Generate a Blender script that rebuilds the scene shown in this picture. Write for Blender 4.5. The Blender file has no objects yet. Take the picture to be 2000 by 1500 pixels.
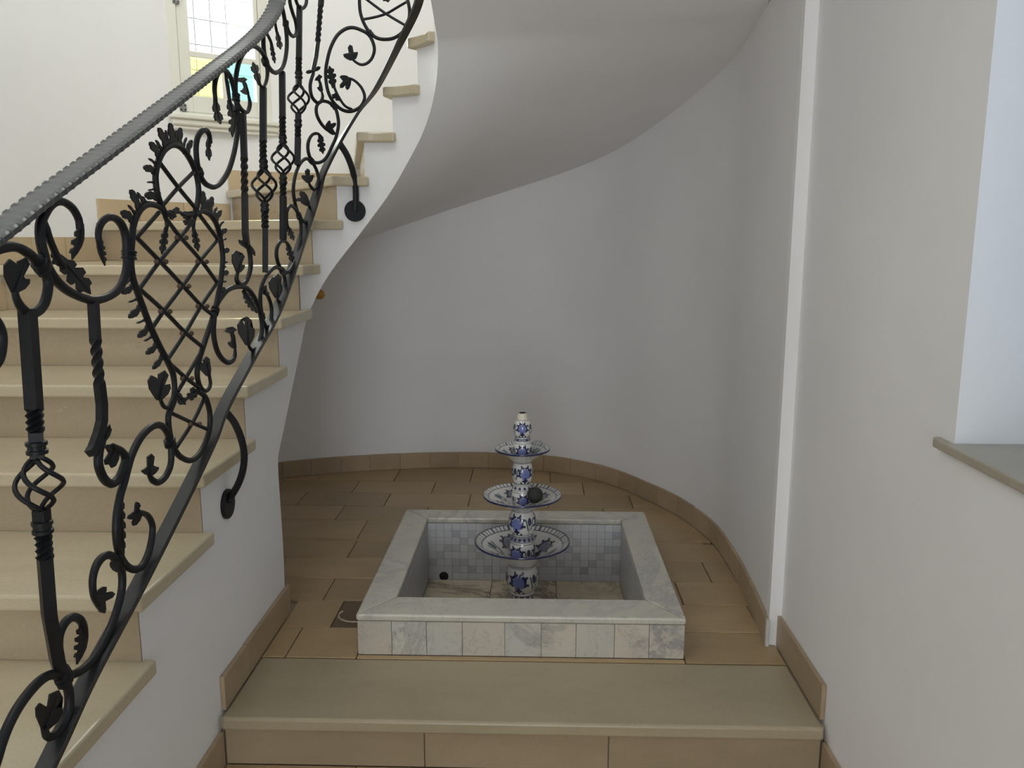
import bpy, bmesh, math, random
from math import sin, cos, pi, radians, atan, tan, sqrt, atan2, degrees
from mathutils import Vector, Matrix
from mathutils.geometry import tessellate_polygon
random.seed(7)
S = bpy.context.scene
COL = S.collection

# ------------------------------------------------------------------ camera
FPX = 1600.0
TILT = math.atan(285 / FPX)
YAW = math.atan(48 / (FPX / math.cos(TILT)))
EYE = 1.36
cam_d = bpy.data.cameras.new('camera')
cam_d.sensor_fit = 'HORIZONTAL'
cam_d.sensor_width = 36.0
cam_d.lens = 36.0 * FPX / 2000.0
cam_d.clip_start = 0.02
cam = bpy.data.objects.new('camera', cam_d)
COL.objects.link(cam)
cam.location = (0, 0, EYE)
cam.rotation_euler = (pi / 2 - TILT, 0, YAW)
S.camera = cam

# ------------------------------------------------------------------ light and exposure
S.view_settings.view_transform = 'Standard'
S.view_settings.look = 'None'
S.view_settings.exposure = 0.12
S.view_settings.gamma = 1.0
S.view_settings.use_curve_mapping = False
S.cycles.diffuse_bounces = 10
S.cycles.max_bounces = 14
W = bpy.data.worlds.new('sky')
S.world = W
W.use_nodes = True
W.node_tree.nodes['Background'].inputs[0].default_value = (0.90, 0.96, 1.0, 1)
W.node_tree.nodes['Background'].inputs[1].default_value = 1.35


def area(name, loc, aim, sx, sy, energy, color):
    l = bpy.data.lights.new(name, 'AREA')
    l.shape = 'RECTANGLE'
    l.size, l.size_y = sx, sy
    l.energy = energy
    l.color = color
    o = bpy.data.objects.new(name, l)
    COL.objects.link(o)
    o.location = loc
    o.rotation_euler = (Vector(aim) - Vector(loc)).to_track_quat('-Z', 'Y').to_euler()
    return o


# daylight at the hall's openings, plus lamps added to light the stairs
area('daylight_right_window', (1.14, 0.93, 1.66), (0.0, 0.93, 1.55), 1.0, 1.25, 0.3, (0.65, 0.88, 1.0))
area('daylight_doorway', (-0.12, -5.1, 1.2), (-0.12, 0, 1.1), 1.6, 2.2, 80, (0.94, 0.975, 1.0))
area('daylight_stair_window', (-1.66, 4.24, 2.42), (-0.7, 3.2, 1.6), 0.36, 0.95, 14, (1.0, 1.0, 0.92))
area('added_window_light', (1.08, 1.55, 4.3), (-1.9, 2.7, 2.2), 1.5, 1.0, 50, (0.985, 1.0, 0.93))  # added lamp outside the unseen upper window, aimed at the stair's left wall
area('stairwell_fill', (-1.1, 1.2, 5.1), (-1.35, 3.1, 1.0), 1.3, 1.6, 40, (1.0, 1.0, 0.93))  # added fill lamp below the closed ceiling; there is no skylight opening

# ------------------------------------------------------------------ picture geometry helpers
_h = Vector((-sin(YAW), cos(YAW), 0))
_fw = _h * cos(TILT) - Vector((0, 0, 1)) * sin(TILT)
_up = _h * sin(TILT) + Vector((0, 0, 1)) * cos(TILT)
_rt = _fw.cross(_up)
CAM = Vector((0, 0, EYE))


def ray(x, y):
    d = _fw * FPX + _rt * (x - 1000) + _up * (750 - y)
    return d / d.y


def at_y(x, y, Y):
    return CAM + ray(x, y) * Y


def at_x(x, y, X):
    d = ray(x, y)
    return CAM + d * (X / d.x)


def at_z(x, y, Z):
    d = ray(x, y)
    return CAM + d * ((Z - EYE) / d.z)


CX, CY = -0.588, 2.9          # centre of the stair well's round end
RAIL_X = -0.80
RAIL_R = CX - RAIL_X


def on_cyl(x, y, R):
    d = ray(x, y)
    a = d.x ** 2 + d.y ** 2
    b = -2 * (CX * d.x + CY * d.y)
    c = CX * CX + CY * CY - R * R
    disc = max(b * b - 4 * a * c, 0.0)
    t = (-b + sqrt(disc)) / 2 / a
    return CAM + d * t


def RP(x, y):
    """point of the railing's own upright surface (straight, then round the well)"""
    d = ray(x, y)
    if d.x < 0:
        p = CAM + d * (RAIL_X / d.x)
        if p.y <= CY:
            return p
    return on_cyl(x, y, RAIL_R)


def rail_normal(p):
    if p.y <= CY:
        return Vector((1, 0, 0)) if p.x < CX else Vector((-1, 0, 0))
    return Vector((CX - p.x, CY - p.y, 0)).normalized()


# ------------------------------------------------------------------ materials
MATS = {}


def new_mat(name):
    m = bpy.data.materials.new(name)
    m.use_nodes = True
    nt = m.node_tree
    return m, nt, nt.nodes['Principled BSDF']


def L(nt, a, b):
    nt.links.new(a, b)


def rgba(c):
    return (c[0], c[1], c[2], 1)


def noise(nt, scale, detail=4, rough=0.6, vec=None, dist=0.0):
    n = nt.nodes.new('ShaderNodeTexNoise')
    n.inputs['Scale'].default_value = scale
    n.inputs['Detail'].default_value = detail
    n.inputs['Roughness'].default_value = rough
    n.inputs['Distortion'].default_value = dist
    if vec:
        L(nt, vec, n.inputs['Vector'])
    return n


def ramp(nt, fac, stops):
    r = nt.nodes.new('ShaderNodeValToRGB')
    e = r.color_ramp.elements
    while len(e) < len(stops):
        e.new(0.5)
    for k, (p, c) in enumerate(stops):
        e[k].position = p
        e[k].color = rgba(c)
    L(nt, fac, r.inputs[0])
    return r


def mix(nt, a, b, fac, mode='MIX'):
    m = nt.nodes.new('ShaderNodeMix')
    m.data_type = 'RGBA'
    m.blend_type = mode
    for s, v in ((0, fac), (6, a), (7, b)):
        if hasattr(v, 'links'):
            L(nt, v, m.inputs[s])
        elif s == 0:
            m.inputs[0].default_value = v
        else:
            m.inputs[s].default_value = rgba(v)
    return m.outputs[2]


def bump(nt, bsdf, h, strength=0.2, dist=0.01):
    b = nt.nodes.new('ShaderNodeBump')
    b.inputs['Strength'].default_value = strength
    b.inputs['Distance'].default_value = dist
    L(nt, h, b.inputs['Height'])
    L(nt, b.outputs[0], bsdf.inputs['Normal'])


def world_pos(nt, jitter=True):
    g = nt.nodes.new('ShaderNodeNewGeometry')
    if not jitter:
        return g.outputs['Position']
    oi = nt.nodes.new('ShaderNodeObjectInfo')
    mu = nt.nodes.new('ShaderNodeMath')
    mu.operation = 'MULTIPLY'
    mu.inputs[1].default_value = 23.0
    L(nt, oi.outputs['Random'], mu.inputs[0])
    ad = nt.nodes.new('ShaderNodeVectorMath')
    ad.operation = 'ADD'
    L(nt, g.outputs['Position'], ad.inputs[0])
    L(nt, mu.outputs[0], ad.inputs[1])
    return ad.outputs[0]


def paint(name, c, rough=0.75, b=0.12):
    m, nt, p = new_mat(name)
    v = world_pos(nt, False)
    n = noise(nt, 1.7, 3, 0.5, v)
    c2 = tuple(k * 0.955 for k in c)
    L(nt, ramp(nt, n.outputs[0], [(0.35, c2), (0.65, c)]).outputs[0], p.inputs['Base Color'])
    p.inputs['Roughness'].default_value = rough
    p.inputs['Specular IOR Level'].default_value = 0.25
    n2 = noise(nt, 90, 3, 0.6, v)
    bump(nt, p, n2.outputs[0], b, 0.003)
    return m


def stone(name, c1, c2, rough=0.3, spec=0.5, vary=0.12, scale=5.0):
    """sedimentary stone: soft clouds, fine grain, a few dark pits, each piece its own tone"""
    m, nt, p = new_mat(name)
    v = world_pos(nt)
    mp = nt.nodes.new('ShaderNodeMapping')
    mp.inputs['Scale'].default_value = (0.6, 1.3, 1.6)
    L(nt, v, mp.inputs[0])
    n1 = noise(nt, scale, 6, 0.62, mp.outputs[0], 0.4)
    col = ramp(nt, n1.outputs[0], [(0.3, c1), (0.7, c2)]).outputs[0]
    n2 = noise(nt, 160, 2, 0.6, v)
    gr = ramp(nt, n2.outputs[0], [(0.3, (0.95, 0.95, 0.945)), (0.6, (1.015, 1.015, 1.015))]).outputs[0]
    col = mix(nt, col, gr, 1.0, 'MULTIPLY')
    oi = nt.nodes.new('ShaderNodeObjectInfo')
    tone = ramp(nt, oi.outputs['Random'], [(0.0, (1 - vary, 1 - vary, 1 - vary * 1.15)), (1.0, (1 + vary, 1 + vary * .93, 1 + vary * .85))]).outputs[0]
    col = mix(nt, col, tone, 1.0, 'MULTIPLY')
    L(nt, col, p.inputs['Base Color'])
    rr = nt.nodes.new('ShaderNodeMapRange')
    rr.inputs['To Min'].default_value = rough * 0.8
    rr.inputs['To Max'].default_value = rough * 1.3
    L(nt, n1.outputs[0], rr.inputs[0])
    L(nt, rr.outputs[0], p.inputs['Roughness'])
    p.inputs['Specular IOR Level'].default_value = spec
    bump(nt, p, n1.outputs[0], 0.06, 0.004)
    return m


def marble(name, base, warm, vein, rough=0.28, vscale=3.2, amount=0.55, t0=(.93, .93, .94), t1=(1.05, 1.04, 1.02)):
    m, nt, p = new_mat(name)
    v = world_pos(nt)
    n0 = noise(nt, 2.6, 4, 0.6, v)
    body = ramp(nt, n0.outputs[0], [(0.33, base), (0.66, warm)]).outputs[0]
    n1 = noise(nt, vscale, 7, 0.66, v, 1.4)
    band = ramp(nt, n1.outputs[0], [(0.44, (0, 0, 0)), (0.495, (1, 1, 1)), (0.505, (1, 1, 1)), (0.56, (0, 0, 0))]).outputs[0]
    n2 = noise(nt, 2.0, 3, 0.5, v)
    gate = ramp(nt, n2.outputs[0], [(0.4, (0, 0, 0)), (0.62, (amount, amount, amount))]).outputs[0]
    f = mix(nt, band, gate, 1.0, 'MULTIPLY')
    n3 = noise(nt, vscale * 3.4, 5, 0.7, v, 1.0)
    hair = ramp(nt, n3.outputs[0], [(0.485, (0, 0, 0)), (0.5, (.55, .55, .55)), (0.515, (0, 0, 0))]).outputs[0]
    f2 = mix(nt, f, hair, 1.0, 'ADD')
    col = mix(nt, body, vein, f2)
    oi = nt.nodes.new('ShaderNodeObjectInfo')
    tone = ramp(nt, oi.outputs['Random'], [(0.0, t0), (1.0, t1)]).outputs[0]
    L(nt, mix(nt, col, tone, 1.0, 'MULTIPLY'), p.inputs['Base Color'])
    p.inputs['Roughness'].default_value = rough
    return m


def plain(name, c, rough=0.4, metal=0.0, spec=0.5):
    m, nt, p = new_mat(name)
    v = world_pos(nt, False)
    n = noise(nt, 60, 4, 0.6, v)
    L(nt, ramp(nt, n.outputs[0], [(0.3, tuple(k * .85 for k in c)), (0.7, tuple(min(1, k * 1.1) for k in c))]).outputs[0], p.inputs['Base Color'])
    p.inputs['Roughness'].default_value = rough
    p.inputs['Metallic'].default_value = metal
    p.inputs['Specular IOR Level'].default_value = spec
    bump(nt, p, n.outputs[0], 0.15, 0.002)
    return m


def glass(name, tint, clear=0.85):
    m = bpy.data.materials.new(name)
    m.use_nodes = True
    nt = m.node_tree
    nt.nodes.clear()
    out = nt.nodes.new('ShaderNodeOutputMaterial')
    tr = nt.nodes.new('ShaderNodeBsdfTransparent')
    tr.inputs[0].default_value = rgba(tint)
    gl = nt.nodes.new('ShaderNodeBsdfGlossy')
    gl.inputs['Roughness'].default_value = 0.03
    lw = nt.nodes.new('ShaderNodeLayerWeight')
    lw.inputs[0].default_value = 0.5
    fr = nt.nodes.new('ShaderNodeMath')
    fr.operation = 'POWER'
    fr.inputs[1].default_value = 3.5
    L(nt, lw.outputs['Facing'], fr.inputs[0])
    ms = nt.nodes.new('ShaderNodeMixShader')
    L(nt, fr.outputs[0], ms.inputs[0])
    L(nt, tr.outputs[0], ms.inputs[1])
    L(nt, gl.outputs[0], ms.inputs[2])
    L(nt, ms.outputs[0], out.inputs[0])
    return m


def painted_pottery(name):
    m, nt, p = new_mat(name)
    a = nt.nodes.new('ShaderNodeVertexColor')
    a.layer_name = 'glaze'
    v = world_pos(nt, False)
    n = noise(nt, 150, 3, 0.6, v)
    c = mix(nt, a.outputs[0], ramp(nt, n.outputs[0], [(0.3, (.9, .9, .9)), (0.6, (1, 1, 1))]).outputs[0], 1.0, 'MULTIPLY')
    L(nt, c, p.inputs['Base Color'])
    p.inputs['Roughness'].default_value = 0.14
    p.inputs['Coat Weight'].default_value = 0.3
    p.inputs['Coat Roughness'].default_value = 0.05
    return m


M = dict(
    wall=paint('white_wall_paint', (0.81, 0.81, 0.815)),
    ceil=paint('ceiling_paint', (0.81, 0.81, 0.815)),
    cream=paint('cream_wood_paint', (0.76, 0.75, 0.68), 0.4, 0.03),
    floor=stone('beige_floor_stone', (0.335, 0.24, 0.13), (0.415, 0.305, 0.172), 0.3, 0.4, 0.12),
    slab=stone('worn_step_stone', (0.34, 0.285, 0.19), (0.41, 0.35, 0.24), 0.3, 0.4, 0.03, 3.0),
    base=stone('baseboard_stone', (0.355, 0.265, 0.17), (0.435, 0.335, 0.225), 0.35, 0.4, 0.10),
    riser_low=stone('low_step_riser_stone', (0.29, 0.225, 0.145), (0.36, 0.285, 0.19), 0.35, 0.4, 0.04, 3.0),
    skirt=stone('stair_skirting_stone', (0.47, 0.365, 0.235), (0.54, 0.43, 0.285), 0.3, 0.4, 0.05, 3.0),
    sill=stone('greyish_sill_stone', (0.34, 0.305, 0.245), (0.42, 0.385, 0.32), 0.4, 0.4, 0.02),
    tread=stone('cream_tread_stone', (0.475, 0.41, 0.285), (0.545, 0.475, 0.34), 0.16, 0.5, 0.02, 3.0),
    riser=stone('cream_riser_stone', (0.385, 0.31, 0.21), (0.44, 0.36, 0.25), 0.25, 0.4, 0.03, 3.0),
    grout=plain('mortar', (0.40, 0.33, 0.24), 0.9),
    whitegrout=plain('white_mortar', (0.55, 0.53, 0.50), 0.9),
    rim=marble('basin_rim_marble', (0.51, 0.50, 0.445), (0.56, 0.535, 0.455), (0.30, 0.31, 0.33), 0.3, 3.0, 0.6),
    tile=marble('basin_tile_marble', (0.53, 0.525, 0.485), (0.57, 0.515, 0.42), (0.30, 0.29, 0.28), 0.35, 2.6, 0.8),
    bed=marble('basin_floor_marble', (0.52, 0.45, 0.34), (0.56, 0.49, 0.37), (0.16, 0.13, 0.10), 0.35, 3.5, 0.85),
    mos_a=marble('pale_mosaic_marble', (0.50, 0.51, 0.54), (0.54, 0.545, 0.56), (0.46, 0.47, 0.50), 0.4, 5.0, 0.4, (.985, .985, .985), (1.015, 1.015, 1.015)),
    mos_b=marble('grey_mosaic_marble', (0.40, 0.41, 0.44), (0.44, 0.45, 0.47), (0.33, 0.34, 0.37), 0.4, 9.0, 0.7, (.95, .95, .95), (1.06, 1.06, 1.06)),
    mos_s=marble('side_lining_marble', (0.46, 0.47, 0.49), (0.50, 0.50, 0.51), (0.34, 0.35, 0.38), 0.4, 5.0, 0.4),
    drain=stone('dark_drain_tile', (0.12, 0.08, 0.05), (0.17, 0.12, 0.08), 0.5, 0.3, 0.02),
    chalk=plain('chalky_residue', (0.42, 0.35, 0.30), 0.9),
    iron=plain('black_wrought_iron', (0.008, 0.009, 0.011), 0.42, 0.0, 0.3),
    railtop=plain('sheen_grey_iron', (0.075, 0.08, 0.08), 0.34, 0.35, 0.8),  # black iron greyed so its colour carries the handrail's reflected light
    barnish=plain('dull_black_iron', (0.022, 0.023, 0.023), 0.36, 0.15, 0.5),
    rivet=plain('bronze_rivet', (0.10, 0.065, 0.045), 0.45, 0.3),
    metal=plain('grey_hinge_metal', (0.25, 0.25, 0.25), 0.4, 0.6),
    pottery=painted_pottery('painted_glazed_pottery'),
    nozzle=plain('cream_glaze', (0.66, 0.62, 0.52), 0.25),
    dark=plain('dark_rough_ball', (0.022, 0.022, 0.017), 0.7),
    black=plain('hole_and_screw_black', (0.01, 0.01, 0.01), 0.8),
    amber=plain('amber_plastic', (0.55, 0.27, 0.03), 0.35),
    clear=glass('clear_glass', (0.97, 0.98, 0.98)),
    pane=glass('clear_pane_glass', (0.97, 0.98, 1.0)),
    dimpane=glass('jamb_dimming_glass', (0.54, 0.645, 0.76)),  # unseen glass, tint added to dim and cool the light on the jamb
    yellow=glass('yellow_pane_glass', (1.0, 0.99, 0.62)),
    green=glass('green_pane_glass', (0.68, 0.99, 0.95)),
)

# ------------------------------------------------------------------ object helpers


def obj(name, bm_or_data, mat, parent=None, smooth=False, angle=None, label=None, kind=None):
    """one mesh object, built in world coordinates, origin moved to its own centre"""
    me = bpy.data.meshes.new(name)
    if isinstance(bm_or_data, bmesh.types.BMesh):
        bmesh.ops.recalc_face_normals(bm_or_data, faces=bm_or_data.faces)
        bm_or_data.to_mesh(me)
        bm_or_data.free()
    else:
        vs, fs = bm_or_data
        me.from_pydata([tuple(v) for v in vs], [], fs)
        me.update()
    n = len(me.vertices)
    lo = Vector((min(v.co[i] for v in me.vertices) for i in range(3)))
    hi = Vector((max(v.co[i] for v in me.vertices) for i in range(3)))
    c = (lo + hi) / 2
    me.transform(Matrix.Translation(-c))
    if mat is not None:
        for mm in (mat if isinstance(mat, (list, tuple)) else [mat]):
            me.materials.append(mm)
    if smooth:
        me.polygons.foreach_set('use_smooth', [True] * len(me.polygons))
        if angle:
            me.set_sharp_from_angle(angle=radians(angle))
    o = bpy.data.objects.new(name, me)
    COL.objects.link(o)
    if parent is not None:
        o.parent = parent
        o.location = c - world_loc(parent)
    else:
        o.location = c
    if label:
        o['label'] = label
    if kind:
        o['kind'] = kind
    return o


def world_loc(o):
    p = Vector(o.location)
    while o.parent:
        o = o.parent
        p += Vector(o.location)
    return p


def empty(name, loc):
    o = bpy.data.objects.new(name, None)
    COL.objects.link(o)
    o.location = loc
    o.empty_display_size = 0.1
    return o


def tag(o, label, cat, group=None):
    o['label'] = label
    o['category'] = cat
    if group:
        o['group'] = group
    return o


def struct(o, label=None):
    o['kind'] = 'structure'
    if label:
        o['label'] = label
    return o


def box_bm(x0, x1, y0, y1, z0, z1, bev=0.0, bm=None, seg=1):
    own = bm is None
    b = bmesh.new()
    vs = [b.verts.new((x, y, z)) for z in (z0, z1) for y in (y0, y1) for x in (x0, x1)]
    for f in ((0, 2, 3, 1), (4, 5, 7, 6), (0, 1, 5, 4), (2, 6, 7, 3), (0, 4, 6, 2), (1, 3, 7, 5)):
        b.faces.new([vs[k] for k in f])
    if bev:
        bmesh.ops.bevel(b, geom=list(b.edges), offset=bev, segments=seg, affect='EDGES', profile=0.5)
    if own:
        return b
    merge(bm, b)
    return bm


def merge(dst, src):
    t = bpy.data.meshes.new('tmp')
    src.to_mesh(t)
    src.free()
    dst.from_mesh(t)
    bpy.data.meshes.remove(t)


def prism_bm(poly, z0, z1, bev=0.0, seg=1):
    """vertical prism over a plan polygon [(x, y)]"""
    b = bmesh.new()
    lo = [b.verts.new((x, y, z0)) for x, y in poly]
    hi = [b.verts.new((x, y, z1)) for x, y in poly]
    b.faces.new(lo[::-1])
    top = b.faces.new(hi)
    n = len(poly)
    for k in range(n):
        b.faces.new((lo[k], lo[(k + 1) % n], hi[(k + 1) % n], hi[k]))
    if bev:
        bmesh.ops.recalc_face_normals(b, faces=b.faces)
        bmesh.ops.bevel(b, geom=[e for e in b.edges if len(e.link_faces) == 2 and e.calc_face_angle(0) > 0.5],
                        offset=bev, segments=seg, affect='EDGES', profile=0.5)
    return b


def catmull(pts, per=6):
    P = [Vector(p) for p in pts]
    if len(P) < 3:
        out = []
        for k in range(per * 2 + 1):
            out.append(P[0].lerp(P[1], k / (per * 2)))
        return out
    out = []
    Q = [P[0] * 2 - P[1]] + P + [P[-1] * 2 - P[-2]]
    for k in range(1, len(Q) - 2):
        p0, p1, p2, p3 = Q[k - 1:k + 3]
        for j in range(per):
            t = j / per
            out.append(0.5 * ((2 * p1) + (p2 - p0) * t + (2 * p0 - 5 * p1 + 4 * p2 - p3) * t * t
                              + (3 * p1 - p0 - 3 * p2 + p3) * t ** 3))
    out.append(P[-1])
    return out


def tube_data(pts, rad, sides=8, square=False, twist=None, closed=False, flat=1.0, upref=None):
    """swept tube as (verts, faces); rad number or list; twist list of angles; flat squashes along the reference"""
    n = len(pts)
    pts = [Vector(p) for p in pts]
    if not hasattr(rad, '__len__'):
        rad = [rad] * n
    T = []
    for k in range(n):
        a = pts[(k - 1) % n] if (closed or k > 0) else pts[k]
        b = pts[(k + 1) % n] if (closed or k < n - 1) else pts[k]
        t = (b - a)
        T.append(t.normalized() if t.length > 1e-9 else Vector((0, 0, 1)))
    ref = upref or (Vector((1, 0, 0)) if abs(T[0].x) < 0.9 else Vector((0, 0, 1)))
    vs, fs = [], []
    N = None
    sides = 4 if square else sides
    for k in range(n):
        if N is None:
            N = (ref - T[k] * ref.dot(T[k])).normalized()
        else:
            N = (N - T[k] * N.dot(T[k]))
            N = N.normalized() if N.length > 1e-6 else ref
        B = T[k].cross(N)
        tw = twist[k] if twist else 0.0
        for j in range(sides):
            a = 2 * pi * j / sides + (pi / 4 if square else 0) + tw
            r = rad[k] * (1.41421 if square else 1)
            vs.append(pts[k] + N * (cos(a) * r * flat) + B * (sin(a) * r))
    rings = n if closed else n - 1
    for k in range(rings):
        for j in range(sides):
            a, b = k * sides + j, k * sides + (j + 1) % sides
            c, d = ((k + 1) % n) * sides + (j + 1) % sides, ((k + 1) % n) * sides + j
            fs.append((a, b, c, d))
    if not closed:
        fs.append(tuple(range(sides))[::-1])
        fs.append(tuple(range((n - 1) * sides, n * sides)))
    return vs, fs


def join_data(parts):
    V, F_ = [], []
    for vs, fs in parts:
        o = len(V)
        V += list(vs)
        F_ += [tuple(i + o for i in f) for f in fs]
    return V, F_


def ball_data(c, r, seg=10, rings=6, sz=1.0):
    c = Vector(c)
    vs = [c + Vector((0, 0, r * sz))]
    for i in range(1, rings):
        a = pi * i / rings
        for j in range(seg):
            b = 2 * pi * j / seg
            vs.append(c + Vector((r * sin(a) * cos(b), r * sin(a) * sin(b), r * sz * cos(a))))
    vs.append(c - Vector((0, 0, r * sz)))
    fs = [(0, 1 + j, 1 + (j + 1) % seg) for j in range(seg)]
    for i in range(rings - 2):
        for j in range(seg):
            a = 1 + i * seg
            fs.append((a + j, a + seg + j, a + seg + (j + 1) % seg, a + (j + 1) % seg))
    l = len(vs) - 1
    a = 1 + (rings - 2) * seg
    fs += [(l, a + (j + 1) % seg, a + j) for j in range(seg)]
    return vs, fs
# ------------------------------------------------------------------ plan of the hall
P = 0.11                      # niche platform level
Z0 = -0.035                   # hall floor level
RISE = 0.16
PLAN = [(.717, 2.40), (.738, 2.686), (.747, 2.951), (.736, 3.268), (.661, 3.571), (.534, 3.841), (.357, 4.107), (.15, 4.269),
        (-.06, 4.34), (-.27, 4.367), (-.553, 4.359), (-.828, 4.31), (-1.094, 4.242), (-1.352, 4.13), (-1.60, 3.93),
        (-1.78, 3.65), (-1.88, 3.3), (-1.905, 2.95), (-1.91, 2.4)]
BASE_CURVE = [Vector((p.x, p.y)) for p in catmull([(x, y, 0) for x, y in PLAN], 8)]


def offset_curve(cur, d):
    out = []
    for k, p in enumerate(cur):
        t = (cur[min(k + 1, len(cur) - 1)] - cur[max(k - 1, 0)]).normalized()
        out.append(p + Vector((t.y, -t.x)) * d)      # curve runs counter-clockwise: outward is to the right
    return out


WALLC = offset_curve(BASE_CURVE, 0.012)


def wall_hit(ang, cur=None, c=(CX, CY)):
    """where a ray from the well's centre at this angle meets the curved wall"""
    cur = cur or WALLC
    d = Vector((cos(radians(ang)), sin(radians(ang))))
    o = Vector(c)
    best = None
    for a, b in zip(cur, cur[1:]):
        e = b - a
        den = d.x * e.y - d.y * e.x
        if abs(den) < 1e-9:
            continue
        w = a - o
        t = (w.x * e.y - w.y * e.x) / den
        s = (w.x * d.y - w.y * d.x) / den
        if t > 0 and -1e-6 <= s <= 1 + 1e-6 and (best is None or t > best):
            best = t
    return o + d * best if best else None


def seg_on_curve(cur, a0, a1, n):
    """points of the curve between two angles about the well's centre"""
    return [wall_hit(a0 + (a1 - a0) * k / n, cur) for k in range(n + 1)]


CEIL = 5.2
XL, XR = -1.922, 0.765
YB = -5.0

# ---- curved wall with the stair window's opening in it
wa = at_y(338, 230, 3.84)
WIN_A0, WIN_A1 = 0, 0


def curve_hit(px, py):
    d = ray(px, py)
    d2 = Vector((d.x, d.y))
    best = None
    for a, b in zip(WALLC, WALLC[1:]):
        e = b - a
        den = d2.x * e.y - d2.y * e.x
        if abs(den) < 1e-9:
            continue
        t = (a.x * e.y - a.y * e.x) / den
        s = (a.x * d2.y - a.y * d2.x) / den
        if t > 0 and 0 <= s <= 1 and (best is None or t > best):
            best = t
    return CAM + d * best


WIN_L = curve_hit(341, 222)
WIN_R = curve_hit(528, 232)
WZ0, WZ1 = WIN_L.z, 2.98

cols = [(p.x, p.y) for p in WALLC]


def insert_col(cols, q):
    best, bi = 1e9, 0
    for k in range(len(cols) - 1):
        a, b = Vector(cols[k]), Vector(cols[k + 1])
        t = max(0, min(1, (Vector((q.x, q.y)) - a).dot(b - a) / (b - a).length_squared))
        d = (a.lerp(b, t) - Vector((q.x, q.y))).length
        if d < best:
            best, bi = d, k
    cols.insert(bi + 1, (q.x, q.y))
    return bi + 1


insert_col(cols, WIN_R)
insert_col(cols, WIN_L)
iL = cols.index((WIN_L.x, WIN_L.y))
iR = cols.index((WIN_R.x, WIN_R.y))
b = bmesh.new()
outc = [(p.x, p.y) for p in offset_curve([Vector(c) for c in cols], 0.22)]
zs = [Z0 - .25, WZ0, WZ1, CEIL]
grid = {}
for layer, cc in ((0, cols), (1, outc)):
    for k, (x, y) in enumerate(cc):
        for j, z in enumerate(zs):
            grid[layer, k, j] = b.verts.new((x, y, z))
for k in range(len(cols) - 1):
    for j in range(3):
        hole = j == 1 and iR <= k < iL
        if not hole:
            for layer in (0, 1):
                b.faces.new((grid[layer, k, j], grid[layer, k + 1, j], grid[layer, k + 1, j + 1], grid[layer, k, j + 1]))
        elif True:
            pass
    if iR <= k < iL:
        for j in (1, 2):
            b.faces.new((grid[0, k, j], grid[0, k + 1, j], grid[1, k + 1, j], grid[1, k, j]))
for k in (iR, iL):
    b.faces.new((grid[0, k, 1], grid[0, k, 2], grid[1, k, 2], grid[1, k, 1]))
n = len(cols) - 1
for j in range(3):
    for k in (0, n):
        b.faces.new((grid[0, k, j], grid[0, k, j + 1], grid[1, k, j + 1], grid[1, k, j]))
for k in range(n):
    for j in (0, 3):
        b.faces.new((grid[0, k, j], grid[0, k + 1, j], grid[1, k + 1, j], grid[1, k, j]))
wc = struct(obj('wall_back', b, M['wall'], smooth=True, angle=40))

# ---- straight walls (solid, with real openings)
UW = (0.75, 2.35, 3.75, 4.85)    # unseen window added to light the stair's left side: y0 y1 z0 z1


def wall_with_hole(name, axis, c0, c1, a0, a1, z0, z1, *holes):
    """wall slab; axis 'x' = wall lies across x at c0..c1 and runs along y"""
    bb = bmesh.new()
    ps = sorted({a0, a1} | {h[0] for h in holes if h[1] > h[0]} | {h[1] for h in holes if h[1] > h[0]})
    qs = sorted({z0, z1} | {h[2] for h in holes if h[1] > h[0]} | {h[3] for h in holes if h[1] > h[0]})
    for p0, p1, q0, q1 in [(p0, p1, q0, q1) for p0, p1 in zip(ps, ps[1:]) for q0, q1 in zip(qs, qs[1:])]:
        if any(h[0] < (p0 + p1) / 2 < h[1] and h[2] < (q0 + q1) / 2 < h[3] for h in holes):
            continue
        if axis == 'x':
            box_bm(c0, c1, p0, p1, q0, q1, bm=bb)
        else:
            box_bm(p0, p1, c0, c1, q0, q1, bm=bb)
    bmesh.ops.remove_doubles(bb, verts=bb.verts, dist=1e-5)
    bb.verts.index_update()
    seen = {}                                       # drop the faces where two blocks of the same wall meet
    for f in bb.faces:
        seen.setdefault(tuple(sorted(v.index for v in f.verts)), []).append(f)
    bmesh.ops.delete(bb, geom=[f for fl in seen.values() if len(fl) > 1 for f in fl], context='FACES')
    return struct(obj(name, bb, M['wall']))


wall_with_hole('wall_left', 'x', XL - .22, XL, YB, 2.4, Z0 - .25, CEIL, (0, 0, 0, 0))
RW = (0.40, 1.478, EYE - 0.372, 2.45)
wall_with_hole('wall_right', 'x', XR, XR + .34, YB, 2.4, Z0 - .25, CEIL, RW, UW)
wall_with_hole('wall_front', 'y', YB - .22, YB, XL - .22, XR + .34, Z0 - .25, CEIL, (-.96, 0.72, Z0, 2.35))
# ceiling
b = bmesh.new()
poly = [(c[0], c[1]) for c in outc] + [(XL - .22, 2.4), (XL - .22, YB - .22), (XR + .34, YB - .22), (XR + .34, 2.4)]
b = prism_bm(poly, CEIL, CEIL + .2)
struct(obj('ceiling', b, M['ceil']))

# narrow white return where the curved wall meets the straight one
struct(obj('trim_1', box_bm(.728, XR + .001, 2.398, 2.43, P, CEIL), M['wall']))

# ------------------------------------------------------------------ floor
BX0, BX1, BY0, BY1 = -0.540, 0.453, 2.297, 3.272      # basin outline
floor = empty('floor', (-.5, 1.5, Z0))
struct(floor)
JT = 0.003
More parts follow.
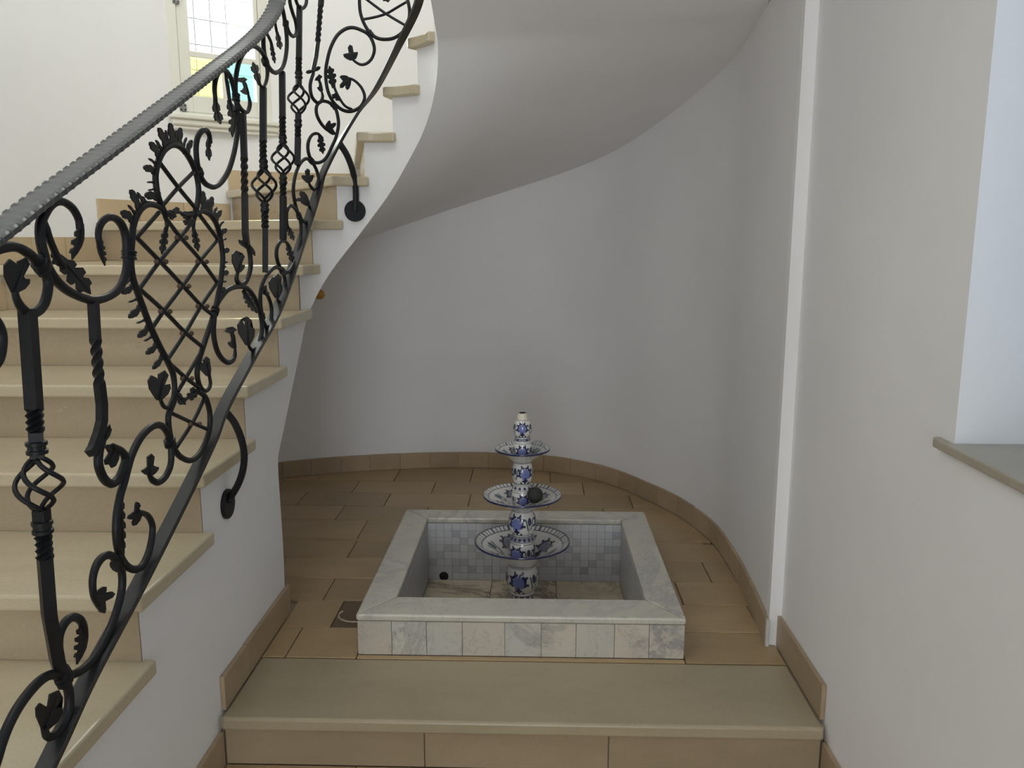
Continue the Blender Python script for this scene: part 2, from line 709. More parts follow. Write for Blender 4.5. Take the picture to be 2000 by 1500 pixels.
# mortar bed of the niche platform, with the basin's pit left open
bed_poly = [Vector((p.x, p.y, 0)) for p in BASE_CURVE] + [Vector((-1.91, 1.985, 0)), Vector((.762, 1.985, 0)), Vector((.762, 2.40, 0))]
pit = [Vector(v) for v in ((BX0, BY0, 0), (BX0, BY1, 0), (BX1, BY1, 0), (BX1, BY0, 0))]
vv = bed_poly + pit
tri = tessellate_polygon([bed_poly, pit])
b = bmesh.new()
top = [b.verts.new((v.x, v.y, P - .014)) for v in vv]
bot = [b.verts.new((v.x, v.y, Z0 - .2)) for v in vv]
for t in tri:
    try:
        b.faces.new([top[i] for i in t])
        b.faces.new([bot[i] for i in t][::-1])
    except ValueError:
        pass
nb = len(bed_poly)
for lo_, hi_ in ((0, nb), (nb, nb + 4)):
    for k in range(lo_, hi_):
        k2 = lo_ + (k + 1 - lo_) % (hi_ - lo_)
        b.faces.new((top[k], top[k2], bot[k2], bot[k]))
obj('mortar_bed', b, M['grout'], floor)
obj('mortar_bed', box_bm(XL, XR, YB, 1.985, Z0 - .2, Z0 - .014), M['grout'], floor)


def clip_plan(poly, region):
    """Sutherland-Hodgman against a convex, counter-clockwise region"""
    out = [Vector(p) for p in poly]
    m_ = len(region)
    for k in range(m_):
        a, c = region[k], region[(k + 1) % m_]
        e = c - a
        res = []
        for i in range(len(out)):
            p, q = out[i - 1], out[i]
            sp = e.x * (p.y - a.y) - e.y * (p.x - a.x)
            sq = e.x * (q.y - a.y) - e.y * (q.x - a.x)
            if (sp >= 0) != (sq >= 0):
                res.append(p.lerp(q, sp / (sp - sq)))
            if sq >= 0:
                res.append(q)
        out = res
        if len(out) < 3:
            return []
    return out


NICHE = [Vector((p.x, p.y)) for p in BASE_CURVE[::3]] + [Vector((-1.91, 1.9)), Vector((.75, 1.9)), Vector((.75, 2.40))]


def hull(pts):
    pts = sorted(set((round(p.x, 5), round(p.y, 5)) for p in pts))

    def half(ps):
        h = []
        for p in ps:
            while len(h) > 1 and (h[-1][0] - h[-2][0]) * (p[1] - h[-2][1]) - (h[-1][1] - h[-2][1]) * (p[0] - h[-2][0]) <= 0:
                h.pop()
            h.append(p)
        return h[:-1]
    return [Vector(p) for p in half(pts) + half(pts[::-1])]


NICHE = hull(NICHE)


def tile_poly(name, poly, z0, z1, mat, parent, bev=0.0018, label=None):
    ps = []
    for p in poly:
        if not ps or (Vector(p) - Vector(ps[-1])).length > 0.004:
            ps.append((p[0], p[1]))
    if len(ps) > 2 and (Vector(ps[0]) - Vector(ps[-1])).length < 0.004:
        ps.pop()
    if len(ps) < 3:
        return None
    area_ = abs(sum(ps[k - 1][0] * ps[k][1] - ps[k][0] * ps[k - 1][1] for k in range(len(ps)))) / 2
    if area_ < 0.0012:
        return None
    return obj(name, prism_bm(ps, z0, z1, bev), mat, parent, label=label)


WALLX = -0.84                 # face of the wall under the first flight
rows = [2.278, 2.475, 2.675, 2.865, 3.06, 3.25, 3.275, 3.50, 3.70, 3.90, 4.10, 4.40]
rng = random.Random(3)
for r in range(len(rows) - 1):
    y0, y1 = rows[r] + JT / 2, rows[r + 1] - JT / 2
    x = -1.95 + (0.2 if r % 2 else 0.0) + rng.uniform(-.05, .05)
    while x < 0.78:
        w = rng.choice((0.38, 0.40, 0.40, 0.42))
        spans = [(x + JT / 2, x + w - JT / 2)]
        if y0 < BY1 - .01 and y1 > BY0 + .01:
            spans = [(max(a, lo), min(c, hi)) for (a, c) in spans for lo, hi in ((-3, BX0 - .001), (BX1 + .001, 3)) if min(c, hi) - max(a, lo) > .012]
        for a, c in spans:
            lo_x = WALLX + .0135 if y0 < 2.55 else -3
            a = max(a, lo_x)
            if c - a < .012:
                continue
            if abs(y0 - 2.475) < .02 and a < BX0:
                continue                                   # laid separately, beside the dark drain tile
            q = clip_plan([(a, y0), (c, y0), (c, y1), (a, y1)], NICHE)
            if len(q) >= 3:
                tile_poly('tile', q, P - .013, P + rng.uniform(-.0006, .0006), M['floor'], floor)
        x += w
tile_poly('tile', [(BX0 + .002, 2.278), (BX1 - .002, 2.278), (BX1 - .002, BY0 + .002), (BX0 + .002, BY0 + .002)], P - .013, P, M['floor'], floor)
# strip of floor in front of the basin is part of the first row, cut off by the step slab
# dark drain tile left of the basin
pd = [at_z(*q, P) for q in ((652, 1232), (696, 1235), (712, 1155), (683, 1153))]
dx0, dx1, dy0, dy1 = -0.665, BX0 - .003, 2.478, 2.672
dt = obj('tile', box_bm(dx0, dx1, dy0, dy1, P - .013, P - .0005, .002), M['drain'], floor, label='dark brown square tile with pale curved residue beside the marble basin')
ring = []
for k in range(15):
    a = radians(150 + 190 * k / 14)
    ring.append((dx1 - .055 + .062 * cos(a), (dy0 + dy1) / 2 - .01 + .052 * sin(a), P - .0002))
vs, fs = tube_data(ring, [.0022 + .0018 * sin(k * 1.9) ** 2 for k in range(15)], 6)
obj('residue', (vs, fs), M['chalk'], dt)
# fill left of the drain tile
tile_poly('tile', [(WALLX + .0135, 2.4765), (dx0 - JT, 2.4765), (dx0 - JT, 2.6735), (WALLX + .0135, 2.6735)], P - .013, P, M['floor'], floor)

# long worn slab that makes the edge of the platform, and the risers below it
sl = box_bm(WALLX + .012, XR - .013, 1.955, 2.2755, P - .038, P, .008, seg=3)
obj('step_slab', sl, M['slab'], floor, label='long worn stone slab along the edge of the niche platform')
xs = [WALLX + .012, at_y(830, 1440, 1.985).x, at_y(1188, 1440, 1.985).x, XR - .013]
for a, c in zip(xs, xs[1:]):
    obj('riser_tile', box_bm(a + .001, c - .001, 1.972, 1.986, Z0, P - .0395, .0015), M['riser_low'], floor)
# hall floor
y = 1.972
r = 0
while y > -1.2:
    x = WALLX + .0135 - (0.2 if r % 2 else .0) - .05
    while x < XR:
        a, c = max(x + JT / 2, WALLX + .0135), min(x + .40 - JT / 2, XR - .0135)
        if c - a > .02:
            obj('tile', box_bm(a, c, y - .2 + JT / 2, y - JT / 2, Z0 - .013, Z0, .0018), M['floor'], floor)
        x += .40
    y -= .2
    r += 1

# ------------------------------------------------------------------ baseboards
BH = 0.092


def base_run(name, pts, z, h=BH, th=0.012, tile=0.145, seed=1, mats=None):
    """baseboard made of single tiles along a curve (front face line), thickness going outward"""
    root = empty(name, (pts[0][0], pts[0][1], z))
    struct(root)
    pts = [Vector(p) for p in pts]
    d = [0]
    for a, c in zip(pts, pts[1:]):
        d.append(d[-1] + (c - a).length)

    def at(s):
        for k in range(len(pts) - 1):
            if s <= d[k + 1] + 1e-9:
                f = (s - d[k]) / (d[k + 1] - d[k])
                t = (pts[k + 1] - pts[k]).normalized()
                return pts[k].lerp(pts[k + 1], f), Vector((t.y, -t.x))
        t = (pts[-1] - pts[-2]).normalized()
        return pts[-1], Vector((t.y, -t.x))
    rg = random.Random(seed)
    s = 0
    while s < d[-1] - .01:
        w = min(tile * rg.uniform(.93, 1.07), d[-1] - s)
        if d[-1] - s - w < .03:
            w = d[-1] - s
        q = [at(s + .001 + (w - .002) * k / 3) for k in range(4)]
        poly = [(p.x, p.y) for p, nn in q] + [((p + nn * (th - .0003)).x, (p + nn * (th - .0003)).y) for p, nn in q[::-1]]
        obj('tile', prism_bm(poly, z, z + h * rg.uniform(.985, 1.01), .001), M['base'], root)
        s += w
    return root


base_run('baseboard_back', [(p.x, p.y) for p in BASE_CURVE], P, .088, .0118, .155, 4)
base_run('baseboard_right', [(XR - .0125, 1.992), (XR - .0125, 2.397)], P, .098, .0122, .42, 5)
base_run('baseboard_right', [(XR - .0125, -1.2), (XR - .0125, 1.968)], Z0, .098, .0122, .40, 5)
bl = base_run('baseboard_left', [(WALLX + .0125, 2.585), (WALLX + .0125, 1.99)], P, .098, .0122, .40, 6)
base_run('baseboard_left', [(WALLX + .0125, 1.967), (WALLX + .0125, .58)], Z0, .098, .0122, .40, 6)
# plaster edge beside the strip: small painted end tile
obj('end_tile', box_bm(.7165, .7275, 2.384, 2.3985, P, P + .088, .001), M['whitegrout'], bpy.data.objects['baseboard_back'])

# ------------------------------------------------------------------ staircase
TZ = {c: EYE - .094 + RISE * (k - 5) for k, c in enumerate('ABCDEFGHIJKLM')}
stair = empty('staircase', (-1.38, .6, Z0))
tag(stair, 'curved staircase with cream stone treads and white plastered underside', 'staircase')
RI = CX - WALLX               # string face radius, 0.252
RT = RI - 0.024               # tread end radius
TH = 0.036
GO = 0.345
frontY = {'E': 2.60}
for k, c in enumerate('DCBA'):
    frontY[c] = 2.60 - GO * (k + 1)
frontY.update(D=2.262, C=1.922, B=1.572, A=1.227)
below = [1.227 - GO, 1.227 - 2 * GO]          # two more steps below the frame
ANG = dict(F=180, G=155, H=128, I=103, J=78, K=52, L=26, M=0)
steps = [(below[1], below[0], TZ['A'] - 2 * RISE), (below[0], 1.227, TZ['A'] - RISE)]
for c, nx in zip('ABCD', 'BCDE'):
    steps.append((frontY[c], frontY[nx], TZ[c]))
FY = 2.925
steps.append((2.60, FY, TZ['E']))
OV = 0.028
NB = dict(bev=0.007, seg=3)
for y0, y1, z in steps:
    t = prism_bm([(XL + .001, y0), (WALLX + .024, y0), (WALLX + .024, y1 + OV + .015), (XL + .001, y1 + OV + .015)], z - TH, z, **NB)
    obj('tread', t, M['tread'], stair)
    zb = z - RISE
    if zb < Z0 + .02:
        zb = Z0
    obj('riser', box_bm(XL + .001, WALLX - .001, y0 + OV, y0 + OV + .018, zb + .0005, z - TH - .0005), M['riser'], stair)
order = 'FGHIJKLM'


def radial(ang, r):
    return Vector((CX + r * cos(radians(ang)), CY + r * sin(radians(ang))))


for k, c in enumerate(order[:-1]):
    a0, a1 = ANG[c], ANG[order[k + 1]]
    z = TZ[c]
    d0 = Vector((cos(radians(a0)), sin(radians(a0))))
    fr = Vector((-d0.y, d0.x))                     # towards larger angle = down the stair
    o0 = wall_hit(a0 + 0.9)
    inner = [radial(a0 + (a1 - a0) * j / 6, RT) for j in range(7)]
    outer = [wall_hit(a0 + (a1 - a0) * j / 8) for j in range(9)]
    d1 = Vector((cos(radians(a1)), sin(radians(a1))))
    bk = Vector((-d1.y, d1.x))
    poly = [inner[0] + fr * OV] + inner[1:] + [inner[-1] - bk * .012] + [outer[-1] - bk * .0] + outer[::-1][1:-1] + [outer[0] + fr * .0 - d0 * .0]
    pf = wall_hit(a0 + degrees(OV / (outer[0] - Vector((CX, CY))).length))
    poly.append(pf)
    poly = [(p.x, p.y) for p in poly]
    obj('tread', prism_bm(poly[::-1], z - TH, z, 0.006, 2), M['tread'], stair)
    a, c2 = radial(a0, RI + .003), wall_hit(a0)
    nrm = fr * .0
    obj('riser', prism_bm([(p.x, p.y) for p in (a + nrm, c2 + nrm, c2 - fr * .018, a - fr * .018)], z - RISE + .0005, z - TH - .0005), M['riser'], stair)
# second flight, over the niche, coming towards the hall
X2 = CX + RI
flight2 = []
y = CY
z = TZ['M']
for k in range(7):
    flight2.append((y, y - GO, z))
    y -= GO
    z += RISE
for y0, y1, z in flight2:
    xr = .727 if y1 > 2.4 else XR - .002
    if y0 > 2.4 > y1:
        xr = .727
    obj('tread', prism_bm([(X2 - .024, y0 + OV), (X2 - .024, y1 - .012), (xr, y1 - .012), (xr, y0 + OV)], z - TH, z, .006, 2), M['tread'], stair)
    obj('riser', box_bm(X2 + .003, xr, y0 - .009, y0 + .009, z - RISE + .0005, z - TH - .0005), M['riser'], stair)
Y2END = flight2[-1][1]
ZTOP = flight2[-1][2] + RISE

# white plaster: string faces and the soffit
E_IN = [(164, 1.088), (139.5, 1.219), (115, 1.341), (83, 1.521), (62.6, 1.65), (44, 1.753), (24.5, 1.872), (10, 1.965), (0, 2.03)]
E_OUT = [(180, .735), (150, .975), (103.5, 1.347), (91, 1.453), (78.3, 1.564), (65.4, 1.665), (49.6, 1.789), (35, 1.914), (24, 1.995), (12.4, 2.06), (0, 2.13)]


def interp(tab, a):
    tab = sorted(tab)
    if a <= tab[0][0]:
        return tab[0][1]
    for (a0, z0), (a1, z1) in zip(tab, tab[1:]):
        if a <= a1:
            return z0 + (z1 - z0) * (a - a0) / (a1 - a0)
    return tab[-1][1]


sm = []                                           # smooth the two tables by sampling and averaging


def smooth_tab(tab, w=7):
    return lambda a: sum(interp(tab, min(max(a + d, tab[-1][0]), tab[0][0])) for d in range(-w, w + 1)) / (2 * w + 1)


zin_f, zout_f = smooth_tab(E_IN, 6), smooth_tab(E_OUT, 8)
# columns: (inner point, outer point, z inner, z outer, z of the tread bottom or None, tag)
colsS = []
ycurve = [(2.572, Z0 - .01), (2.566, P + .05), (2.572, .35), (2.562, .60), (2.566, .655), (2.66, .75), (2.77, .865), (2.90, .995)]
ycurve_s = [(p.x, p.y) for p in catmull([(a, c, 0) for a, c in ycurve], 5)]
zo0 = zout_f(180)


def zo_at(zi):
    return max(Z0 - .01, min(zi * .78, zo0))


for yy, zz in ycurve_s:
    f = (zz - ycurve_s[0][1]) / (ycurve_s[-1][1] - ycurve_s[0][1])
    colsS.append((Vector((WALLX, yy)), Vector((XL + .002, yy)), zz, ycurve_s[0][1] + f * (zo0 - ycurve_s[0][1])))
zi_end = ycurve_s[-1][1]
for k in range(0, 61):
    a = 180 - 3 * k
    if a > 176:
        continue
    zi = zin_f(a) if a < 164 else zi_end + (zin_f(164) - zi_end) * (180 - a) / 16
    o = wall_hit(a)
    pi_ = radial(a, RI)
    colsS.append((pi_, o, zi, zout_f(a)))
zi0, zo_0 = colsS[-1][2], colsS[-1][3]
yy = CY
while yy > Y2END + .01:
    yy -= GO / 2
    f = CY - yy
    xr = .729 if yy > 2.4 else XR
    colsS.append((Vector((X2, yy)), Vector((xr, yy)), zi0 + f * RISE / GO, zo_0 + f * RISE / GO - min(f, .4) * .15))
b = bmesh.new()
NS = 10
grid = []
for pi_, po, zi, zo in colsS:
    row = []
    for j in range(NS + 1):
        t = j / NS
        p = pi_.lerp(po, t)
        row.append(b.verts.new((p.x, p.y, zi + (zo - zi) * t)))
    grid.append(row)
for r0, r1 in zip(grid, grid[1:]):
    for j in range(NS):
        b.faces.new((r0[j], r0[j + 1], r1[j + 1], r1[j]))
obj('soffit', b, M['wall'], stair, smooth=True, angle=50)
# string face: quads between the soffit's inner edge and the underside of each tread
b = bmesh.new()


def strip(points, zlo, zhi):
    lo = [b.verts.new((p.x, p.y, q)) for p, q in zip(points, zlo)]
    hi = [b.verts.new((p.x, p.y, q)) for p, q in zip(points, zhi)]
    for k in range(len(points) - 1):
        if zhi[k] - zlo[k] > 1e-4 or zhi[k + 1] - zlo[k + 1] > 1e-4:
            b.faces.new((lo[k], lo[k + 1], hi[k + 1], hi[k]))


def zlow_y(yv):
    if yv <= ycurve_s[0][0] - .045:
        return Z0
    best = None
    for (ya, za), (yb_, zb) in zip(ycurve_s, ycurve_s[1:]):
        if min(ya, yb_) - 1e-6 <= yv <= max(ya, yb_) + 1e-6 and abs(yb_ - ya) > 1e-6:
            zz_ = za + (zb - za) * (yv - ya) / (yb_ - ya)
            best = zz_ if best is None else max(best, zz_)
    return best if best is not None else Z0


YEDGE = 2.562
for k, (y0, y1, z) in enumerate(steps):
    ys = y0 + OV + .002
    ye = (steps[k + 1][0] if k + 1 < len(steps) else CY) + OV + .002
    if k + 1 == len(steps):
        ye = CY
    up = [q for q in ycurve_s if q[1] >= .599]
    ymin = max(ys, up[0][0])
    if ys < YEDGE:
        strip([Vector((WALLX, ys)), Vector((WALLX, min(ye, YEDGE)))], [Z0, Z0], [z - TH] * 2)
    if ye > YEDGE:
        ya_ = max(ys, YEDGE)
        cs = [ya_] + [q[0] for q in up if ya_ + 1e-4 < q[0] < ye - 1e-4] + [ye]
        strip([Vector((WALLX, q)) for q in cs], [zlow_y(q) if q > YEDGE + 1e-5 else .60 for q in cs], [z - TH] * len(cs))
# the little bulge of the wall's end edge below 0.6 m
lowc = [q for q in ycurve_s if q[1] <= .601]
vs_ = [b.verts.new((WALLX, YEDGE, .60)), b.verts.new((WALLX, YEDGE, Z0))]
b.faces.new([b.verts.new((WALLX, q[0], q[1])) for q in lowc] + [vs_[0], vs_[1]])
for k, c in enumerate(order[:-1]):
    a0, a1 = ANG[c], ANG[order[k + 1]]
    if c == 'F':
        a0 = 180
    nn = max(2, int(abs(a0 - a1) / 3))
    aa = [a0 + (a1 - a0) * j / nn for j in range(nn + 1)]
    pts_ = [radial(a, RI) for a in aa]
    zl = [(zin_f(a) if a < 164 else zi_end + (zin_f(164) - zi_end) * (180 - a) / 16) for a in aa]
    strip(pts_, zl, [TZ[c] - TH] * len(aa))
for y0, y1, z in flight2:
    strip([Vector((X2, y0)), Vector((X2, y1))], [zi0 + (CY - y0) * RISE / GO, zi0 + (CY - y1) * RISE / GO], [z - TH] * 2)
obj('string_wall', b, M['wall'], stair, smooth=True, angle=40)
# upper floor the second flight arrives at
struct(obj('ceiling', box_bm(X2, XR, YB, Y2END, ZTOP - .25, ZTOP), M['ceil']))

# skirting tiles that step up with the treads along the outer wall
SK = 0.098
inner_c = offset_curve(WALLC, -0.012)


def skirt(poly_in, poly_out, z, h=SK):
    poly = [(p.x, p.y) for p in poly_in] + [(p.x, p.y) for p in poly_out[::-1]]
    obj('skirting_tile', prism_bm(poly, z + .0005, z + h, .001), M['skirt'], stair)


for k, c in enumerate(order[:4]):
    a0, a1 = ANG[c], ANG[order[k + 1]]
    cuts = {'F': 3, 'G': 3, 'H': 3}.get(c, 3)
    a0 += 0.6
    for j in range(cuts):
        s0, s1 = a0 + (a1 + .6 - a0) * j / cuts - .05, a0 + (a1 + .6 - a0) * (j + 1) / cuts + .05
        pin = [wall_hit(s0 + (s1 - s0) * i / 3, inner_c) for i in range(4)]
        pout = [wall_hit(s0 + (s1 - s0) * i / 3) for i in range(4)]
        skirt(pin, pout, TZ[c])
for y0, y1, z in steps[2:]:
    for j in range(2):
        ya, yb_ = y0 + OV + (y1 - y0) * j / 2 + .0006, y0 + OV + (y1 - y0) * (j + 1) / 2 - .0006
        if yb_ > CY:
            yb_ = CY
        xw = XL if yb_ < 2.4 else XL + .004
        skirt([Vector((xw + .014, ya)), Vector((xw + .014, yb_))], [Vector((xw, ya)), Vector((xw, yb_))], z)

# ------------------------------------------------------------------ stair window (window_1) in the curved wall
w1 = empty('window_1', ((WIN_L.x + WIN_R.x) / 2, (WIN_L.y + WIN_R.y) / 2, WZ0))
struct(w1, 'white painted casement window with yellow and green lower panes on the stair wall')
uL = Vector((WIN_L.x, WIN_L.y, 0))
uR = Vector((WIN_R.x, WIN_R.y, 0))
ux = (uR - uL).normalized()
un = Vector((-ux.y, ux.x, 0))                     # outward
WW = (uR - uL).length


def wbox(u0, u1, v0, v1, d0, d1, bev=0.002):
    """box in the window's own plane: u along, v height over the sill, d depth outward"""
    bb = box_bm(u0, u1, d0, d1, v0, v1, bev)
    bmesh.ops.transform(bb, matrix=Matrix.Translation(uL + Vector((0, 0, WZ0))) @ Matrix(((ux.x, un.x, 0, 0), (ux.y, un.y, 0, 0), (0, 0, 1, 0), (0, 0, 0, 1))), verts=bb.verts)
    return bb


def win_uv(px, py, d=0.03):
    dr = ray(px, py)
    o = uL + un * d
    t = ((o - CAM).dot(un)) / dr.dot(un)
    p = CAM + dr * t
    return (p - uL).dot(ux), p.z - WZ0


HT = WZ1 - WZ0
uP0, vP0 = win_uv(368, 100)
uP1, vP1 = win_uv(495, 122)
_, vY1 = win_uv(374, 113)
_, vY0 = win_uv(374, 187)
uM0, _ = win_uv(430, 150)
uM1, _ = win_uv(440, 150)
b = bmesh.new()
FW_ = 0.035
for q in ((-.01, FW_, 0, HT), (WW - FW_, WW + .01, 0, HT), (FW_, WW - FW_, 0, .012), (FW_, WW - FW_, HT - FW_, HT)):
    merge(b, wbox(*q, -.004, .07))
obj('frame', b, M['cream'], w1)
b = bmesh.new()
g_ = .002
uA, uB = FW_ + g_, WW - FW_ - g_
vA, vB = .014, HT - FW_ - .003
for q in ((uA, uP0, vA, vB), (uP1, uB, vA, vB), (uP0, uP1, vA, vY0), (uP0, uP1, vY1, vP0), (uP0, uP1, vB - .05, vB), (uM0, uM1, vY0, vY1)):
    merge(b, wbox(*q, .006, .05, .003))
sash = obj('sash', b, M['cream'], w1)
obj('pane', wbox(uP0 - .004, uP1 + .004, vP0 - .004, vB - .046, .026, .030, 0), M['pane'], sash, label='clear upper pane')
obj('pane', wbox(uP0 - .004, uM0 + .004, vY0 - .004, vY1 + .004, .026, .030, 0), M['yellow'], sash, label='yellow glass pane')
obj('pane', wbox(uM1 - .004, uP1 + .004, vY0 - .004, vY1 + .004, .026, .030, 0), M['green'], sash, label='green glass pane')
hv = win_uv(365, 213)[1]
for v in (hv, win_uv(352, 5)[1]):
    hb = wbox(FW_ - .012, FW_ + .018, v - .017, v + .017, -.010, .008, .002)
    hg = obj('hinge', hb, M['metal'], w1)
    sc = bmesh.new()
    for uu in (FW_ - .005, FW_ + .011):
        for dv in (-.009, .009):
            merge(sc, wbox(uu - .003, uu + .003, v + dv - .003, v + dv + .003, -.012, -.009, .0008))
    obj('screw', sc, M['black'], hg)
# outer iron grille
b = bmesh.new()
for k in range(1, 4):
    merge(b, wbox(uP0 + (uP1 - uP0) * k / 4 - .002, uP0 + (uP1 - uP0) * k / 4 + .002, 0, HT, .16, .168, 0))
for k in range(1, 9):
    merge(b, wbox(0, WW, HT * k / 9 - .002, HT * k / 9 + .002, .168, .176, 0))
obj('grille', b, M['metal'], w1)
# moulded sill
b = bmesh.new()
merge(b, wbox(-.03, WW + .05, -.022, -.001, -.045, .05, .004))
merge(b, wbox(-.02, WW + .04, -.05, -.022, -.030, .0, .006))
merge(b, wbox(-.01, WW + .03, -.068, -.05, -.016, .0, .004))
obj('sill', b, M['cream'], w1)

# ---- right window: deep jamb, stone sill, casement out at the outer face
w2 = empty('window_2', (XR + .1, .94, RW[2]))
struct(w2, 'window in the right wall with deep white jamb and beige stone sill')
sp = [(XR - .045, RW[0] - .06), (XR + .30, RW[0]), (XR + .30, RW[1] - .001), (XR + .001, RW[1] - .001), (XR - .001, RW[1] + .055), (XR - .032, RW[1] + .062), (XR - .045, RW[1] + .045)]
sb = prism_bm([(XR - .017, RW[0] - .05), (XR - .0005, RW[0] - .05), (XR - .0005, RW[0] + .001), (XR + .28, RW[0] + .001), (XR + .28, RW[1] - .001), (XR - .0005, RW[1] - .001), (XR - .0005, RW[1] + .052), (XR - .012, RW[1] + .052), (XR - .017, RW[1] + .047)], RW[2] - .016, RW[2] + .003, .004, 3)
obj('sill', sb, M['sill'], w2)
b = bmesh.new()
y0, y1, z0, z1 = RW[0], RW[1], RW[2] + .006, RW[3]
fx0, fx1 = XR + .28, XR + .33
for q in ((y0, y0 + .05, z0, z1), (y1 - .05, y1, z0, z1), (y0 + .05, y1 - .05, z0, z0 + .05), (y0 + .05, y1 - .05, z1 - .05, z1), ((y0 + y1) / 2 - .035, (y0 + y1) / 2 + .035, z0 + .05, z1 - .05)):
    box_bm(fx0, fx1, q[0], q[1], q[2], q[3], .003, b)
fr2 = obj('frame', b, M['cream'], w2)
for a, c in ((y0 + .05, (y0 + y1) / 2 - .035), ((y0 + y1) / 2 + .035, y1 - .05)):
    obj('pane', box_bm(fx0 + .02, fx0 + .024, a - .004, c + .004, z0 + .046, z1 - .046), M['dimpane'], fr2)
# ---- window added in the right wall, above the frame, to brighten the stairs
w3 = empty('window_added', (XR + .1, (UW[0] + UW[1]) / 2, UW[2]))
struct(w3)
b = bmesh.new()
for q in ((UW[0], UW[0] + .05, UW[2], UW[3]), (UW[1] - .05, UW[1], UW[2], UW[3]), (UW[0] + .05, UW[1] - .05, UW[2], UW[2] + .05), (UW[0] + .05, UW[1] - .05, UW[3] - .05, UW[3])):
    box_bm(XR + .20, XR + .25, q[0], q[1], q[2], q[3], .003, b)
f3 = obj('frame', b, M['cream'], w3)
obj('pane', box_bm(XR + .222, XR + .226, UW[0] + .046, UW[1] - .046, UW[2] + .046, UW[3] - .046), M['pane'], f3)

# small amber cover on the wall behind the stair edge
pa = curve_hit(624, 575)
na = (Vector((CX, CY + .1, 0)) - Vector((pa.x, pa.y, 0))).normalized()
c0 = Vector(pa)
prof = [(.0, .026), (.008, .026), (.014, .022), (.017, .014), (.018, .002)]
vs, fs = tube_data([c0 + na * d for d, r_ in prof], [r_ for d, r_ in prof], 20)
am = obj('round_cover', (vs, fs), M['amber'], smooth=True, angle=40)
tag(am, 'small round amber cover on the niche wall, half hidden by the stair edge', 'wall cover')
# ------------------------------------------------------------------ wrought-iron stair railing
rail = empty('stair_railing', (RAIL_X, 1.2, .3))
tag(rail, 'black wrought-iron stair railing with scrolls, leaves, twisted balusters and a lattice heart', 'railing')
IR = M['iron']


def curve_px(pts, per=7):
    return [RP(p.x, p.y) for p in catmull([(x, y, 0) for x, y in pts], per)]


def bar(name, pts, r, parent, per=7, taper0=1.0, taper1=1.0, sides=8, label=None, flat=1.0):
    c = curve_px(pts, per)
    n = len(c)
    rr = []
    for k in range(n):
        f = k / (n - 1)
        s = 1.0
        if f < .22:
            s = taper0 + (1 - taper0) * f / .22
        if f > .78:
            s = min(s, taper1 + (1 - taper1) * (1 - f) / .22)
        rr.append(r * s)
    d = tube_data(c, rr, sides, upref=rail_normal(c[n // 2]), flat=flat)
    return obj(name, d, IR, parent, smooth=True, angle=50, label=label)


def sheet(poly_px, parent, name='leaf', th=.0032, ridge=None, curl=0.0):
    """forged leaf from its outline: a thick plate, raised along its middle"""
    P3 = [RP(x, y) for x, y in poly_px]
    cx_ = sum(x for x, y in poly_px) / len(poly_px)
    cy_ = sum(y for x, y in poly_px) / len(poly_px)
    mids = ridge or [(cx_, cy_)]
    nm = rail_normal(RP(cx_, cy_))
    n = len(P3)
    b = bmesh.new()
    flat = [Vector((x, y, 0)) for x, y in poly_px]
    tris = tessellate_polygon([flat])
    for sgn in (1, -1):
        vs = [b.verts.new(p + nm * (th * .5 * sgn)) for p in P3]
        for t in tris:
            try:
                b.faces.new([vs[i] for i in t])
            except ValueError:
                pass
        if sgn == 1:
            top = vs
    bot = vs
    for k in range(n):
        k2 = (k + 1) % n
        b.faces.new((top[k], top[k2], bot[k2], bot[k]))
    if len(mids) >= 2:
        rp = curve_px(mids, 3)
        m_ = len(rp)
        d = tube_data([p + nm * th * .4 for p in rp], [.0034 * (1 - .75 * k / (m_ - 1)) for k in range(m_)], 6)
        t_ = bpy.data.meshes.new('t')
        t_.from_pydata([tuple(v) for v in d[0]], [], d[1])
        b.from_mesh(t_)
        bpy.data.meshes.remove(t_)
    return obj(name, b, IR, parent)


def leaf(parent, base, tip, w, lobes=3, bend=0.0, name='leaf', side=0):
    """lobed acanthus leaf; side = +1/-1 keeps the lobes on one edge only"""
    bx, by = base
    tx, ty = tip
    ax, ay = tx - bx, ty - by
    ln = sqrt(ax * ax + ay * ay)
    ux_, uy_ = ax / ln, ay / ln
    nx, ny = -uy_, ux_

    def pt(t, s):
        off = bend * sin(pi * t)
        return (bx + ux_ * ln * t + nx * (s + off), by + uy_ * ln * t + ny * (s + off))
    left, right = [], []
    for sgn, lst in ((1, left), (-1, right)):
        lst.append(pt(0.0, sgn * w * .16))
        if side and sgn != side:
            for t in (.2, .4, .6, .8):
                lst.append(pt(t, sgn * w * .22 * sin(pi * (t * .8 + .2))))
            continue
        for k in range(lobes):
            t0 = .16 + .70 * k / lobes
            amp = w * .5 * sin(pi * min(1, (.30 + .62 * k / lobes)))
            lst.append(pt(t0 + .02, sgn * amp * .55))
            lst.append(pt(t0 + .5 / lobes * .62, sgn * amp))
            lst.append(pt(t0 + .70 / lobes * .92, sgn * amp * .92))
            lst.append(pt(t0 + .70 / lobes * .98, sgn * amp * .48))
    poly = left + [pt(1.0, 0)] + right[::-1]
    return sheet(poly, parent, name, ridge=[pt(0, 0), pt(.5, 0), pt(.95, 0)])


